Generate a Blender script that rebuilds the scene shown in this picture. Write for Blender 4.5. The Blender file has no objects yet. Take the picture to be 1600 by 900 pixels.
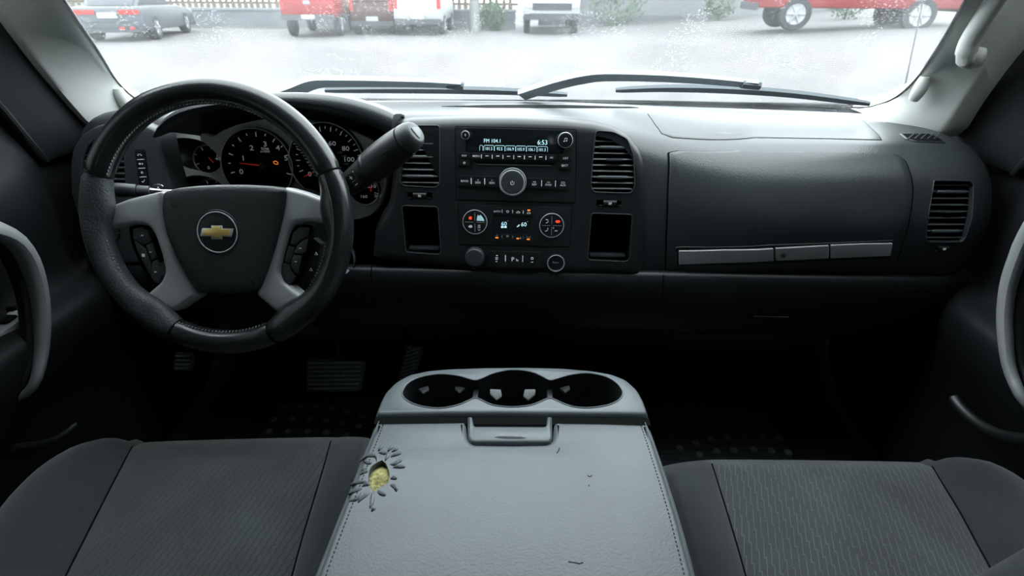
import bpy, bmesh, math, random
import numpy as np
from mathutils import Vector, Matrix
from mathutils.geometry import tessellate_polygon

random.seed(7)
SC = bpy.context.scene
COL = SC.collection
R = math.radians

# ------------------------------------------------------------------ camera
LENS_PX = 800.0
PITCH, YAW, ROLL = R(30.3), R(1.5), R(0.3)
EYE = Vector((0.03, 0.0, 1.68))
FWD = Vector((-math.sin(YAW) * math.cos(PITCH), math.cos(YAW) * math.cos(PITCH), -math.sin(PITCH)))
_r = FWD.cross(Vector((0, 0, 1))).normalized()
_u = _r.cross(FWD)
RIGHT = _r * math.cos(ROLL) + _u * math.sin(ROLL)
UP = _u * math.cos(ROLL) - _r * math.sin(ROLL)
cam_data = bpy.data.cameras.new('camera')
cam_data.sensor_width = 36
cam_data.lens = LENS_PX / 1600 * 36
cam_data.clip_start = 0.02
cam_data.clip_end = 300
cam_data.dof.use_dof = True
cam_data.dof.focus_distance = 0.80
cam_data.dof.aperture_fstop = 7.0
cam = bpy.data.objects.new('camera', cam_data)
COL.objects.link(cam)
cam.matrix_world = Matrix(((RIGHT.x, UP.x, -FWD.x, EYE.x), (RIGHT.y, UP.y, -FWD.y, EYE.y),
                           (RIGHT.z, UP.z, -FWD.z, EYE.z), (0, 0, 0, 1)))
SC.camera = cam

# ------------------------------------------------------------------ overcast sky, exposure
SKY = 7.0
world = bpy.data.worlds.new('overcast sky')
SC.world = world
world.use_nodes = True
_bg = world.node_tree.nodes['Background']
_bg.inputs['Color'].default_value = (0.90, 0.97, 1.0, 1)
_bg.inputs['Strength'].default_value = SKY
SC.view_settings.view_transform = 'Standard'
SC.view_settings.look = 'None'
SC.view_settings.gamma = 1
SC.view_settings.use_curve_mapping = False
SC.view_settings.exposure = 0.0

# ------------------------------------------------------------------ pixel <-> space
def ray(x, y):
    return FWD * LENS_PX + RIGHT * (x - 800) + UP * (450 - y)
def proj(p):
    d = Vector(p) - EYE
    z = d.dot(FWD)
    return 800 + LENS_PX * d.dot(RIGHT) / z, 450 - LENS_PX * d.dot(UP) / z
def at_y(x, y, Y):
    d = ray(x, y); return EYE + d * ((Y - EYE.y) / d.y)
def at_z(x, y, Z):
    d = ray(x, y); return EYE + d * ((Z - EYE.z) / d.z)
def at_x(x, y, X):
    d = ray(x, y); return EYE + d * ((X - EYE.x) / d.x)

class Plane:
    """local frame: u right, v up, w towards the viewer"""
    def __init__(s, o, u, v):
        s.o = Vector(o); s.u = Vector(u).normalized(); s.v = Vector(v).normalized()
        s.n = s.u.cross(s.v).normalized(); s.v = s.n.cross(s.u)
    def p(s, u, v, w=0.0):
        return s.o + s.u * u + s.v * v + s.n * w
    def px(s, x, y, w=0.0):
        d = ray(x, y); o = s.o + s.n * w
        q = EYE + d * ((o - EYE).dot(s.n) / d.dot(s.n)) - o
        return (q.dot(s.u), q.dot(s.v))
    def at(s, x, y, w=0.0):
        return s.p(*s.px(x, y, w), w)
    def poly(s, pts, w=0.0):
        return [s.px(x, y, w) for x, y in pts]
    def size(s, x, y, n, w=0.0):
        a = s.px(x - n / 2, y, w); b = s.px(x + n / 2, y, w)
        return math.hypot(a[0] - b[0], a[1] - b[1])

class Surf(Plane):
    """curved sheet given by a function of (u, v); w goes along its normal"""
    def __init__(s, f, guess):
        s.f = f; s.g = guess
    def p(s, u, v, w=0.0):
        a = s.f(u, v)
        if w == 0: return a
        e = 1e-3
        n = (s.f(u + e, v) - s.f(u - e, v)).cross(s.f(u, v + e) - s.f(u, v - e)).normalized()
        return a + n * w
    def px(s, x, y, w=0.0):
        q = list(s.g)
        for _ in range(25):
            a = proj(s.p(q[0], q[1], w)); e = 1e-4
            b = proj(s.p(q[0] + e, q[1], w)); c = proj(s.p(q[0], q[1] + e, w))
            j = np.array([[(b[0] - a[0]) / e, (c[0] - a[0]) / e], [(b[1] - a[1]) / e, (c[1] - a[1]) / e]])
            try: d = np.linalg.solve(j, np.array([x - a[0], y - a[1]]))
            except Exception: break
            d = np.clip(d, -.12, .12)
            q[0] += d[0]; q[1] += d[1]
            if abs(d[0]) + abs(d[1]) < 1e-6: break
        return (q[0], q[1])

# ------------------------------------------------------------------ mesh building
def area2(p):
    return sum(p[i - 1][0] * p[i][1] - p[i][0] * p[i - 1][1] for i in range(len(p)))
def ccw(p):
    return list(p) if area2(p) > 0 else list(p)[::-1]
def inset(p, d):
    n = len(p); out = []
    for i in range(n):
        a, b, c = p[i - 1], p[i], p[(i + 1) % n]
        e1 = Vector((b[0] - a[0], b[1] - a[1])); e2 = Vector((c[0] - b[0], c[1] - b[1]))
        if e1.length < 1e-9 or e2.length < 1e-9: out.append(b); continue
        e1.normalize(); e2.normalize()
        n1 = Vector((-e1.y, e1.x)); n2 = Vector((-e2.y, e2.x))
        m = n1 + n2
        if m.length < 1e-6: out.append(b); continue
        m.normalize(); k = d / max(.45, m.dot(n1))
        out.append((b[0] + m.x * k, b[1] + m.y * k))
    return out
def smooth_poly(pts, n=4, closed=True):
    """Catmull-Rom through points (any dimension)"""
    pts = [tuple(p) for p in pts]; N = len(pts); out = []
    rng = range(N) if closed else range(N - 1)
    for i in rng:
        if closed: p0, p1, p2, p3 = pts[i - 1], pts[i], pts[(i + 1) % N], pts[(i + 2) % N]
        else: p0, p1, p2, p3 = pts[max(i - 1, 0)], pts[i], pts[i + 1], pts[min(i + 2, N - 1)]
        for k in range(n):
            t = k / n
            out.append(tuple(.5 * (2 * b + (c - a) * t + (2 * a - 5 * b + 4 * c - d) * t * t + (3 * b - a - 3 * c + d) * t ** 3)
                             for a, b, c, d in zip(p0, p1, p2, p3)))
    if not closed: out.append(pts[-1])
    return out
def round_poly(pts, r, n=4):
    """round every corner of a polygon with radius about r"""
    N = len(pts); out = []
    for i in range(N):
        a, b, c = Vector(pts[i - 1]), Vector(pts[i]), Vector(pts[(i + 1) % N])
        l1 = min(r, (a - b).length * .45); l2 = min(r, (c - b).length * .45)
        p = b + (a - b).normalized() * l1; q = b + (c - b).normalized() * l2
        for k in range(n + 1):
            t = k / n
            out.append(tuple(p * (1 - t) ** 2 + b * 2 * t * (1 - t) + q * t * t))
    return out
def resample(pts, n):
    P = [np.array(p, float) for p in pts]
    L = [0]
    for i in range(1, len(P)): L.append(L[-1] + np.linalg.norm(P[i] - P[i - 1]))
    out = []
    for k in range(n):
        s = L[-1] * k / (n - 1); i = 1
        while i < len(P) - 1 and L[i] < s: i += 1
        t = (s - L[i - 1]) / max(1e-9, L[i] - L[i - 1])
        out.append(tuple(P[i - 1] * (1 - t) + P[i] * t))
    return out
def circle(cx, cy, r, n=32, ry=None, a0=0):
    ry = r if ry is None else ry
    return [(cx + r * math.cos(a0 + 2 * math.pi * k / n), cy + ry * math.sin(a0 + 2 * math.pi * k / n)) for k in range(n)]
def rect(u0, v0, u1, v1, r=0, n=3):
    p = [(u0, v0), (u1, v0), (u1, v1), (u0, v1)]
    return round_poly(p, r, n) if r > 0 else p

class MB:
    def __init__(s): s.v = []; s.f = []
    def add(s, vs, fs):
        o = len(s.v); s.v += [Vector(v) for v in vs]; s.f += [tuple(i + o for i in f) for f in fs]
        return s
    def grid(s, rows, cu=False, cv=False, skip=None):
        """rows: list of lists of points"""
        m, n = len(rows), len(rows[0]); vs = [p for r in rows for p in r]; fs = []
        for i in range(m if cu else m - 1):
            for j in range(n if cv else n - 1):
                if skip and skip(i, j): continue
                fs.append((i * n + j, i * n + (j + 1) % n, ((i + 1) % m) * n + (j + 1) % n, ((i + 1) % m) * n + j))
        return s.add(vs, fs)
    def box(s, F, u0, v0, u1, v1, w0, w1):
        vs = [F.p(u, v, w) for w in (w0, w1) for v in (v0, v1) for u in (u0, u1)]
        return s.add(vs, [(0, 2, 3, 1), (4, 5, 7, 6), (0, 1, 5, 4), (2, 6, 7, 3), (1, 3, 7, 5), (0, 4, 6, 2)])
    def cuboid(s, c, d):
        c = Vector(c); h = Vector(d) / 2
        return s.box(Plane(c, (1, 0, 0), (0, 1, 0)), -h.x, -h.y, h.x, h.y, -h.z, h.z)
    def pillow(s, poly, F, prof, holes=(), hole_depth=.01, maxlen=None, back=False):
        poly = ccw(poly); rings = []
        for ins, w in prof:
            rings.append([(u, v, w) for u, v in (inset(poly, ins) if ins else poly)])
        n = len(poly); vs = []; fs = []
        for r in rings: vs += r
        for k in range(len(rings) - 1):
            for i in range(n):
                j = (i + 1) % n
                fs.append((k * n + i, k * n + j, (k + 1) * n + j, (k + 1) * n + i))
        wf = prof[-1][1]
        loops = [[Vector((u, v, 0)) for u, v, w in rings[-1]]]
        base = (len(rings) - 1) * n
        idx = [base + i for i in range(n)]
        for h in holes:
            h = ccw(h); o = len(vs); m = len(h)
            vs += [(u, v, wf) for u, v in h] + [(u, v, wf - hole_depth) for u, v in h]
            for i in range(m):
                j = (i + 1) % m
                fs.append((o + j, o + i, o + m + i, o + m + j))
            loops.append([Vector((u, v, 0)) for u, v in h]); idx += [o + i for i in range(m)]
        flat = [p for l in loops for p in l]
        for t in tessellate_polygon(loops):
            a, b, c = (flat[i] for i in t)
            ar = (b.x - a.x) * (c.y - a.y) - (c.x - a.x) * (b.y - a.y)
            if abs(ar) < 1e-12: continue
            t = t if ar > 0 else t[::-1]
            fs.append(tuple(idx[i] for i in t))
        if back: fs.append(tuple(range(n))[::-1])
        if maxlen:
            bm = bmesh.new(); bv = [bm.verts.new(v) for v in vs]
            for f in fs:
                try: bm.faces.new([bv[i] for i in f])
                except ValueError: pass
            for _ in range(6):
                ed = [e for e in bm.edges if e.calc_length() > maxlen]
                if not ed: break
                bmesh.ops.subdivide_edges(bm, edges=ed, cuts=1)
                bmesh.ops.triangulate(bm, faces=[f for f in bm.faces if len(f.verts) > 4])
            bm.verts.index_update()
            vs = [tuple(v.co) for v in bm.verts]; fs = [tuple(v.index for v in f.verts) for f in bm.faces]
            bm.free()
        return s.add([F.p(*v) for v in vs], fs)
    def plate(s, poly, F, w0, w1, holes=(), r=0):
        prof = [(0, w0), (0, w1)] if r <= 0 else [(0, w0), (0, w1 - r), (r * .3, w1 - r * .3), (r, w1)]
        return s.pillow(poly, F, prof, holes, w1 - w0)
    def tube(s, path, rad, n=12, cap=True, closed=False, sq=1.0, upv=None):
        P = [Vector(p) for p in path]; m = len(P)
        rr = rad if isinstance(rad, (list, tuple)) else [rad] * m
        rows = []; prev = None
        for i in range(m):
            if closed: t = (P[(i + 1) % m] - P[i - 1])
            else: t = P[min(i + 1, m - 1)] - P[max(i - 1, 0)]
            t.normalize()
            if prev is None:
                a = Vector(upv) if upv else (Vector((0, 0, 1)) if abs(t.z) < .9 else Vector((0, 1, 0)))
            else: a = prev
            a = (a - t * a.dot(t)).normalized(); b = t.cross(a); prev = a
            rows.append([P[i] + a * (rr[i] * math.cos(2 * math.pi * k / n)) + b * (rr[i] * sq * math.sin(2 * math.pi * k / n)) for k in range(n)])
        o = len(s.v)
        s.grid(rows, cu=closed, cv=True)
        if cap and not closed:
            s.f.append(tuple(o + k for k in range(n))[::-1]); s.f.append(tuple(o + (m - 1) * n + k for k in range(n)))
        return s
    def lathe(s, F, cu, cv, prof, n=32, cap=True):
        """prof: (radius, w) from back to front around the axis w through (cu, cv)"""
        rows = [[F.p(cu + r * math.cos(2 * math.pi * k / n), cv + r * math.sin(2 * math.pi * k / n), w) for k in range(n)] for r, w in prof]
        o = len(s.v)
        s.grid(rows, cv=True)
        if cap and prof[-1][0] > 1e-6: s.f.append(tuple(o + (len(prof) - 1) * n + k for k in range(n)))
        return s
    def ring(s, F, cu, cv, r, t, w, n=40, m=8):
        """torus lying in the plane"""
        rows = [[F.p(cu + (r + t * math.cos(2 * math.pi * q / m)) * math.cos(2 * math.pi * k / n),
                     cv + (r + t * math.cos(2 * math.pi * q / m)) * math.sin(2 * math.pi * k / n),
                     w + t * math.sin(2 * math.pi * q / m)) for q in range(m)] for k in range(n)]
        return s.grid(rows, cu=True, cv=True)

WL = {}
def wloc(o):
    return WL[o.name] if o is not None else Vector((0, 0, 0))
def obj(name, mb, mat, parent=None, ang=40, bevel=0, seg=2, flip=False, recalc=True):
    me = bpy.data.meshes.new(name)
    vs = mb.v
    if parent is None:
        lo = Vector((min(v.x for v in vs), min(v.y for v in vs), min(v.z for v in vs)))
        hi = Vector((max(v.x for v in vs), max(v.y for v in vs), max(v.z for v in vs)))
        L = Vector(((lo.x + hi.x) / 2, (lo.y + hi.y) / 2, lo.z)); off = L
    else:
        L = wloc(parent); off = L
    me.from_pydata([v - off for v in vs], [], mb.f)
    bm = bmesh.new(); bm.from_mesh(me)
    bmesh.ops.remove_doubles(bm, verts=bm.verts, dist=1e-6)
    if recalc: bmesh.ops.recalc_face_normals(bm, faces=bm.faces)
    if flip: bmesh.ops.reverse_faces(bm, faces=bm.faces)
    if bevel:
        ed = [e for e in bm.edges if len(e.link_faces) == 2 and e.calc_face_angle(0) > R(40)]
        bmesh.ops.bevel(bm, geom=ed, offset=bevel, segments=seg, affect='EDGES', profile=.5)
    bm.to_mesh(me); bm.free()
    for p in me.polygons: p.use_smooth = True
    me.set_sharp_from_angle(angle=R(ang))
    me.materials.append(mat)
    o = bpy.data.objects.new(name, me); COL.objects.link(o)
    if parent is None: o.location = L
    else: o.parent = parent
    WL[o.name] = L.copy()
    return o
def tag(o, label=None, cat=None, group=None, kind=None):
    if label: o['label'] = label
    if cat: o['category'] = cat
    if group: o['group'] = group
    if kind: o['kind'] = kind
    return o
def thing(name, label, cat, loc, group=None, kind=None):
    o = bpy.data.objects.new(name, None); COL.objects.link(o)
    o.location = loc; o.empty_display_size = .05; WL[o.name] = Vector(loc)
    return tag(o, label, cat, group, kind)
FONT = {}
def text(name, s, F, u, v, h, mat, parent, w, wide=1.0, thick=.0004, bold=0.0):
    """flat lettering: centre (u, v), cap height h"""
    cu = bpy.data.curves.new(name, 'FONT'); cu.body = s; cu.align_x = 'CENTER'; cu.align_y = 'CENTER'
    cu.size = 1; cu.resolution_u = 2; cu.offset = bold
    ob = bpy.data.objects.new(name, cu); COL.objects.link(ob)
    dg = bpy.context.evaluated_depsgraph_get()
    me = bpy.data.meshes.new_from_object(ob.evaluated_get(dg))
    vs = [v_.co.copy() for v_ in me.vertices]; fs = [tuple(p.vertices) for p in me.polygons]
    bpy.data.objects.remove(ob); bpy.data.curves.remove(cu); bpy.data.meshes.remove(me)
    mb = MB()
    if not vs: return None
    y0 = min(q.y for q in vs); y1 = max(q.y for q in vs); x0 = min(q.x for q in vs); x1 = max(q.x for q in vs)
    k = h / .70
    mb.add([F.p(u + (q.x - (x0 + x1) / 2) * k * wide, v + (q.y - (y0 + y1) / 2) * k, w) for q in vs], fs)
    return obj(name, mb, mat, parent, recalc=False)

# ------------------------------------------------------------------ materials
def material(name, col, rough=.5, metal=0.0, spec=.5, bump=None, vary=None, emit=0.0, emit_col=None, coat=0.0, sheen=0.0, grain='noise'):
    m = bpy.data.materials.new(name); m.use_nodes = True
    nt = m.node_tree; N = nt.nodes; L = nt.links; b = N['Principled BSDF']
    b.inputs['Base Color'].default_value = (*col, 1)
    b.inputs['Roughness'].default_value = rough
    b.inputs['Metallic'].default_value = metal
    b.inputs['Specular IOR Level'].default_value = spec
    b.inputs['Coat Weight'].default_value = coat
    b.inputs['Sheen Weight'].default_value = sheen
    if emit:
        b.inputs['Emission Color'].default_value = (*(emit_col or col), 1)
        b.inputs['Emission Strength'].default_value = emit
    if bump or vary:
        tc = N.new('ShaderNodeTexCoord')
    if bump:
        sc, st, dist = bump
        if grain == 'pebble':
            t = N.new('ShaderNodeTexVoronoi'); t.feature = 'SMOOTH_F1'; t.inputs['Scale'].default_value = sc
            out = t.outputs['Distance']
        else:
            t = N.new('ShaderNodeTexNoise'); t.inputs['Scale'].default_value = sc; t.inputs['Detail'].default_value = 2
            out = t.outputs['Fac']
        L.new(tc.outputs['Object'], t.inputs['Vector'])
        bp = N.new('ShaderNodeBump'); bp.inputs['Strength'].default_value = st; bp.inputs['Distance'].default_value = dist
        if grain == 'pebble': bp.invert = True
        L.new(out, bp.inputs['Height']); L.new(bp.outputs['Normal'], b.inputs['Normal'])
    if vary:
        sc, amt = vary
        t = N.new('ShaderNodeTexNoise'); t.inputs['Scale'].default_value = sc; t.inputs['Detail'].default_value = 4
        L.new(tc.outputs['Object'], t.inputs['Vector'])
        mr = N.new('ShaderNodeMapRange'); mr.inputs['From Min'].default_value = .3; mr.inputs['From Max'].default_value = .7
        mr.inputs['To Min'].default_value = 1 - amt; mr.inputs['To Max'].default_value = 1 + amt
        L.new(t.outputs['Fac'], mr.inputs['Value'])
        mx = N.new('ShaderNodeMix'); mx.data_type = 'RGBA'; mx.blend_type = 'MULTIPLY'; mx.inputs['Factor'].default_value = 1
        mx.inputs['A'].default_value = (*col, 1); L.new(mr.outputs['Result'], mx.inputs['B'])
        L.new(mx.outputs['Result'], b.inputs['Base Color'])
    return m
M = {}
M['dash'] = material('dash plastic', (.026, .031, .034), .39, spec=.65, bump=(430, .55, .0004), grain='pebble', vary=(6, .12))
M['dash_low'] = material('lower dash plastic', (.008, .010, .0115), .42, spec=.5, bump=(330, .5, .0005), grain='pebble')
M['dash_smooth'] = material('smooth dark plastic', (.011, .013, .0145), .42, bump=(900, .15, .0005))
M['panel_grey'] = material('smooth grey plastic', (.040, .047, .050), .45, bump=(900, .15, .0005))
M['black'] = material('black plastic', (.006, .0075, .008), .40, bump=(900, .1, .0004))
M['deep'] = material('deep black', (.006, .007, .008), .7, spec=.08)
M['gloss'] = material('gloss black', (.006, .007, .008), .10)
M['gap'] = material('panel gap', (.004, .005, .005), .8, spec=.04)
M['silver'] = material('silver painted plastic', (.44, .45, .455), .36, metal=.2, bump=(1500, .08, .0003))
M['cluster_silver'] = material('cluster silver', (.78, .78, .74), .42, metal=.1, bump=(1500, .08, .0003))
M['chrome'] = material('chrome', (.82, .85, .86), .12, metal=1)
M['dark_chrome'] = material('dark chrome', (.40, .42, .43), .18, metal=1)
M['slat'] = material('vent slat plastic', (.075, .085, .09), .28)
M['leather'] = material('wheel leather', (.014, .016, .017), .25, spec=.6, bump=(450, .3, .0003), grain='pebble', vary=(14, .25))
M['worn'] = material('worn wheel leather', (.044, .049, .052), .50, bump=(380, .7, .0008), grain='pebble', vary=(25, .35))
M['hub'] = material('airbag cover plastic', (.024, .028, .030), .42, bump=(400, .6, .0006), grain='pebble')
M['stitch'] = material('grey thread', (.30, .31, .31), .8)
M['console'] = material('console grey leather', (.084, .098, .107), .40, bump=(480, .6, .0004), grain='pebble', vary=(9, .10))
M['console_trim'] = material('console grey plastic', (.105, .122, .130), .40, bump=(900, .2, .0005), vary=(18, .08))
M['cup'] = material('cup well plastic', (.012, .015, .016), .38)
M['rubber'] = material('grey rubber tab', (.13, .14, .145), .6)
M['foam'] = material('yellow foam', (.36, .33, .14), .95, spec=.1, bump=(260, .9, .003), vary=(120, .45))
M['crack'] = material('torn leather shadow crack', (.016, .019, .021), .8, spec=.08)
M['pillar'] = material('light grey pillar trim', (.60, .61, .585), .62, bump=(1100, .12, .0004))
M['door'] = material('dark door plastic', (.0055, .0068, .0078), .62, spec=.22, bump=(420, .35, .0003), grain='pebble')
M['carpet'] = material('black carpet', (.010, .011, .012), .95, bump=(700, .8, .003))
M['mat_rubber'] = material('black mat rubber', (.035, .04, .042), .25, bump=(300, .2, .0004))
M['headliner'] = material('grey headliner', (.24, .25, .245), .9, bump=(900, .3, .0008))
M['white_ink'] = material('white lettering', (.80, .84, .85), .6, emit=.10)
M['dim_ink'] = material('grey lettering', (.30, .33, .34), .6)
M['dark_ink'] = material('debossed dark lettering', (.010, .012, .012), .6)
M['lcd'] = material('lit display segments', (.55, .85, .90), .5, emit=.75, emit_col=(.60, .92, 1.0))
M['lcd_dim'] = material('dim lit display segments', (.35, .6, .65), .5, emit=.33, emit_col=(.55, .88, .95))
M['amber'] = material('amber indicator light', (1, .35, .05), .5, emit=.95, emit_col=(1, .22, .03))
M['red_lit'] = material('red lit symbol', (1, .08, .04), .5, emit=.8, emit_col=(1, .05, .02))
M['needle'] = material('red needle', (.85, .05, .02), .5, emit=.12, emit_col=(1, .06, .02))
M['gold'] = material('gold emblem', (.86, .62, .20), .28, metal=.35)
M['glass_dark'] = material('dark display glass', (.008, .011, .013), .12)
M['stud'] = material('shiny mat studs', (.10, .11, .115), .18)
M['handle'] = material('door handle silver paint', (.24, .25, .255), .40, metal=.15)
M['rib'] = material('worn pedal ribs', (.42, .44, .45), .5, vary=(60, .4))
M['hood_paint'] = material('pale bonnet paint', (.45, .46, .47), .3)
M['ring'] = material('bright trim ring', (.60, .62, .63), .28, metal=.3)
M['metal'] = material('bare metal', (.55, .56, .57), .3, metal=1)
M['pedal'] = material('pedal rubber', (.12, .13, .135), .45, vary=(40, .35))

def fabric(name, base, line, kind):
    m = bpy.data.materials.new(name); m.use_nodes = True
    nt = m.node_tree; N = nt.nodes; L = nt.links; b = N['Principled BSDF']
    b.inputs['Roughness'].default_value = .92; b.inputs['Specular IOR Level'].default_value = .25
    b.inputs['Sheen Weight'].default_value = .25; b.inputs['Sheen Roughness'].default_value = .5
    tc = N.new('ShaderNodeTexCoord')
    def math_(op, a, c=None):
        n = N.new('ShaderNodeMath'); n.operation = op
        for i, q in enumerate((a, c)):
            if q is None: continue
            if isinstance(q, (int, float)): n.inputs[i].default_value = q
            else: L.new(q, n.inputs[i])
        return n.outputs[0]
    sep = N.new('ShaderNodeSeparateXYZ'); L.new(tc.outputs['Object'], sep.inputs[0])
    x, y = math_('SUBTRACT', sep.outputs[0], math_('MULTIPLY', sep.outputs[1], .34)), sep.outputs[1]
    no = N.new('ShaderNodeTexNoise'); no.inputs['Scale'].default_value = 1500; no.inputs['Detail'].default_value = 1
    L.new(tc.outputs['Object'], no.inputs['Vector'])
    big = N.new('ShaderNodeTexNoise'); big.inputs['Scale'].default_value = 9; big.inputs['Detail'].default_value = 3
    L.new(tc.outputs['Object'], big.inputs['Vector'])
    if kind == 'steps':          # thin lines that jog sideways, row after row
        p, l = .0095, .030
        col = math_('FLOOR', math_('DIVIDE', x, p))
        yy = math_('ADD', math_('DIVIDE', y, l), math_('MULTIPLY', col, .37))
        sh = math_('MULTIPLY', math_('FLOOR', yy), .31)
        u = math_('FRACT', math_('ADD', math_('DIVIDE', x, p), sh))
        mask = math_('LESS_THAN', u, .13)
        mask2 = math_('MULTIPLY', math_('LESS_THAN', math_('FRACT', yy), .045), math_('LESS_THAN', u, .42))
        mask = math_('MAXIMUM', mask, mask2)
    elif kind == 'ribs':         # fine slanting ribs
        u = math_('FRACT', math_('ADD', math_('DIVIDE', x, .0088), math_('MULTIPLY', math_('FLOOR', math_('DIVIDE', y, .011)), .23)))
        mask = math_('LESS_THAN', u, .16)
    else:
        mask = None
    mix = N.new('ShaderNodeMix'); mix.data_type = 'RGBA'
    mix.inputs['A'].default_value = (*base, 1); mix.inputs['B'].default_value = (*line, 1)
    if mask is not None: L.new(mask, mix.inputs['Factor'])
    else: mix.inputs['Factor'].default_value = 0
    mr = N.new('ShaderNodeMapRange'); mr.inputs['From Min'].default_value = .3; mr.inputs['From Max'].default_value = .7
    mr.inputs['To Min'].default_value = .8; mr.inputs['To Max'].default_value = 1.2
    L.new(big.outputs['Fac'], mr.inputs['Value'])
    mu = N.new('ShaderNodeMix'); mu.data_type = 'RGBA'; mu.blend_type = 'MULTIPLY'; mu.inputs['Factor'].default_value = 1
    L.new(mix.outputs['Result'], mu.inputs['A']); L.new(mr.outputs['Result'], mu.inputs['B'])
    mr2 = N.new('ShaderNodeMapRange'); mr2.inputs['From Min'].default_value = .3; mr2.inputs['From Max'].default_value = .7
    mr2.inputs['To Min'].default_value = .65; mr2.inputs['To Max'].default_value = 1.35
    L.new(no.outputs['Fac'], mr2.inputs['Value'])
    mu2 = N.new('ShaderNodeMix'); mu2.data_type = 'RGBA'; mu2.blend_type = 'MULTIPLY'; mu2.inputs['Factor'].default_value = 1
    L.new(mu.outputs['Result'], mu2.inputs['A']); L.new(mr2.outputs['Result'], mu2.inputs['B'])
    L.new(mu2.outputs['Result'], b.inputs['Base Color'])
    h = no.outputs['Fac'] if mask is None else math_('ADD', math_('MULTIPLY', no.outputs['Fac'], .5), math_('MULTIPLY', mask, .6 if kind == 'steps' else -.6))
    bp = N.new('ShaderNodeBump'); bp.inputs['Strength'].default_value = .5; bp.inputs['Distance'].default_value = .0010
    L.new(h, bp.inputs['Height']); L.new(bp.outputs['Normal'], b.inputs['Normal'])
    return m
M['cloth_left'] = fabric('driver seat ribbed cloth', (.050, .056, .057), (.027, .031, .032), 'ribs')
M['cloth_right'] = fabric('passenger seat stepped cloth', (.048, .053, .054), (.088, .096, .097), 'steps')
M['cloth'] = fabric('plain dark seat cloth', (.027, .031, .033), (.05, .05, .05), 'plain')

def glass_material():
    """windscreen: clear glass with a film of rain haze and drops"""
    m = bpy.data.materials.new('wet windscreen glass'); m.use_nodes = True
    nt = m.node_tree; N = nt.nodes; L = nt.links; N.remove(N['Principled BSDF'])
    out = N['Material Output']; tc = N.new('ShaderNodeTexCoord')
    tr = N.new('ShaderNodeBsdfTransparent'); tr.inputs['Color'].default_value = (.93, .97, .97, 1)
    tl = N.new('ShaderNodeBsdfTranslucent'); tl.inputs['Color'].default_value = (.93, .97, 1, 1)
    rt = N.new('ShaderNodeBsdfTransparent'); rt.inputs['Color'].default_value = (.80, .84, .85, 1)
    rl = N.new('ShaderNodeBsdfTranslucent'); rl.inputs['Color'].default_value = (.93, .97, 1, 1)
    rf = N.new('ShaderNodeMixShader'); rf.inputs[0].default_value = .09; L.new(rt.outputs[0], rf.inputs[1]); L.new(rl.outputs[0], rf.inputs[2])
    gl = N.new('ShaderNodeBsdfGlossy'); gl.inputs['Roughness'].default_value = .03
    hz = N.new('ShaderNodeTexNoise'); hz.inputs['Scale'].default_value = 5; hz.inputs['Detail'].default_value = 4
    L.new(tc.outputs['Object'], hz.inputs['Vector'])
    mr = N.new('ShaderNodeMapRange'); mr.inputs['From Min'].default_value = .35; mr.inputs['From Max'].default_value = .7
    mr.inputs['To Min'].default_value = .015; mr.inputs['To Max'].default_value = .055
    L.new(hz.outputs['Fac'], mr.inputs['Value'])
    dr = N.new('ShaderNodeTexVoronoi'); dr.inputs['Scale'].default_value = 210; dr.inputs['Randomness'].default_value = 1
    L.new(tc.outputs['Object'], dr.inputs['Vector'])
    lt = N.new('ShaderNodeMath'); lt.operation = 'LESS_THAN'; lt.inputs[1].default_value = .30
    L.new(dr.outputs['Distance'], lt.inputs[0])
    pm = N.new('ShaderNodeMath'); pm.operation = 'GREATER_THAN'; pm.inputs[1].default_value = .545
    pn = N.new('ShaderNodeTexNoise'); pn.inputs['Scale'].default_value = 11; pn.inputs['Detail'].default_value = 3
    L.new(tc.outputs['Object'], pn.inputs['Vector']); L.new(pn.outputs['Fac'], pm.inputs[0])
    dm = N.new('ShaderNodeMath'); dm.operation = 'MULTIPLY'; L.new(lt.outputs[0], dm.inputs[0]); L.new(pm.outputs[0], dm.inputs[1])
    m1 = N.new('ShaderNodeMixShader'); L.new(dm.outputs[0], m1.inputs[0]); L.new(tr.outputs[0], m1.inputs[1]); L.new(rf.outputs[0], m1.inputs[2])
    m2 = N.new('ShaderNodeMixShader'); L.new(mr.outputs[0], m2.inputs[0]); L.new(m1.outputs[0], m2.inputs[1]); L.new(tl.outputs[0], m2.inputs[2])
    fr = N.new('ShaderNodeFresnel'); fr.inputs['IOR'].default_value = 1.2
    m3 = N.new('ShaderNodeMixShader'); L.new(fr.outputs[0], m3.inputs[0]); L.new(m2.outputs[0], m3.inputs[1]); L.new(gl.outputs[0], m3.inputs[2])
    L.new(m3.outputs[0], out.inputs['Surface'])
    return m
M['windscreen'] = glass_material()
def clear_glass(name, col):
    m = bpy.data.materials.new(name); m.use_nodes = True
    nt = m.node_tree; N = nt.nodes; L = nt.links; N.remove(N['Principled BSDF'])
    tr = N.new('ShaderNodeBsdfTransparent'); tr.inputs['Color'].default_value = (*col, 1)
    gl = N.new('ShaderNodeBsdfGlossy'); gl.inputs['Roughness'].default_value = .02
    fr = N.new('ShaderNodeFresnel'); fr.inputs['IOR'].default_value = 1.3
    m3 = N.new('ShaderNodeMixShader'); L.new(fr.outputs[0], m3.inputs[0]); L.new(tr.outputs[0], m3.inputs[1]); L.new(gl.outputs[0], m3.inputs[2])
    L.new(m3.outputs[0], N['Material Output'].inputs['Surface'])
    return m
M['side_glass'] = clear_glass('light-cutting side glass', (.30, .325, .32))  # tint added to hold back side light; these windows are out of view
M['dim_glass'] = clear_glass('light-cutting rear glass', (.07, .075, .075))  # heavier tint added so the unseen rear windows pass little light
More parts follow.
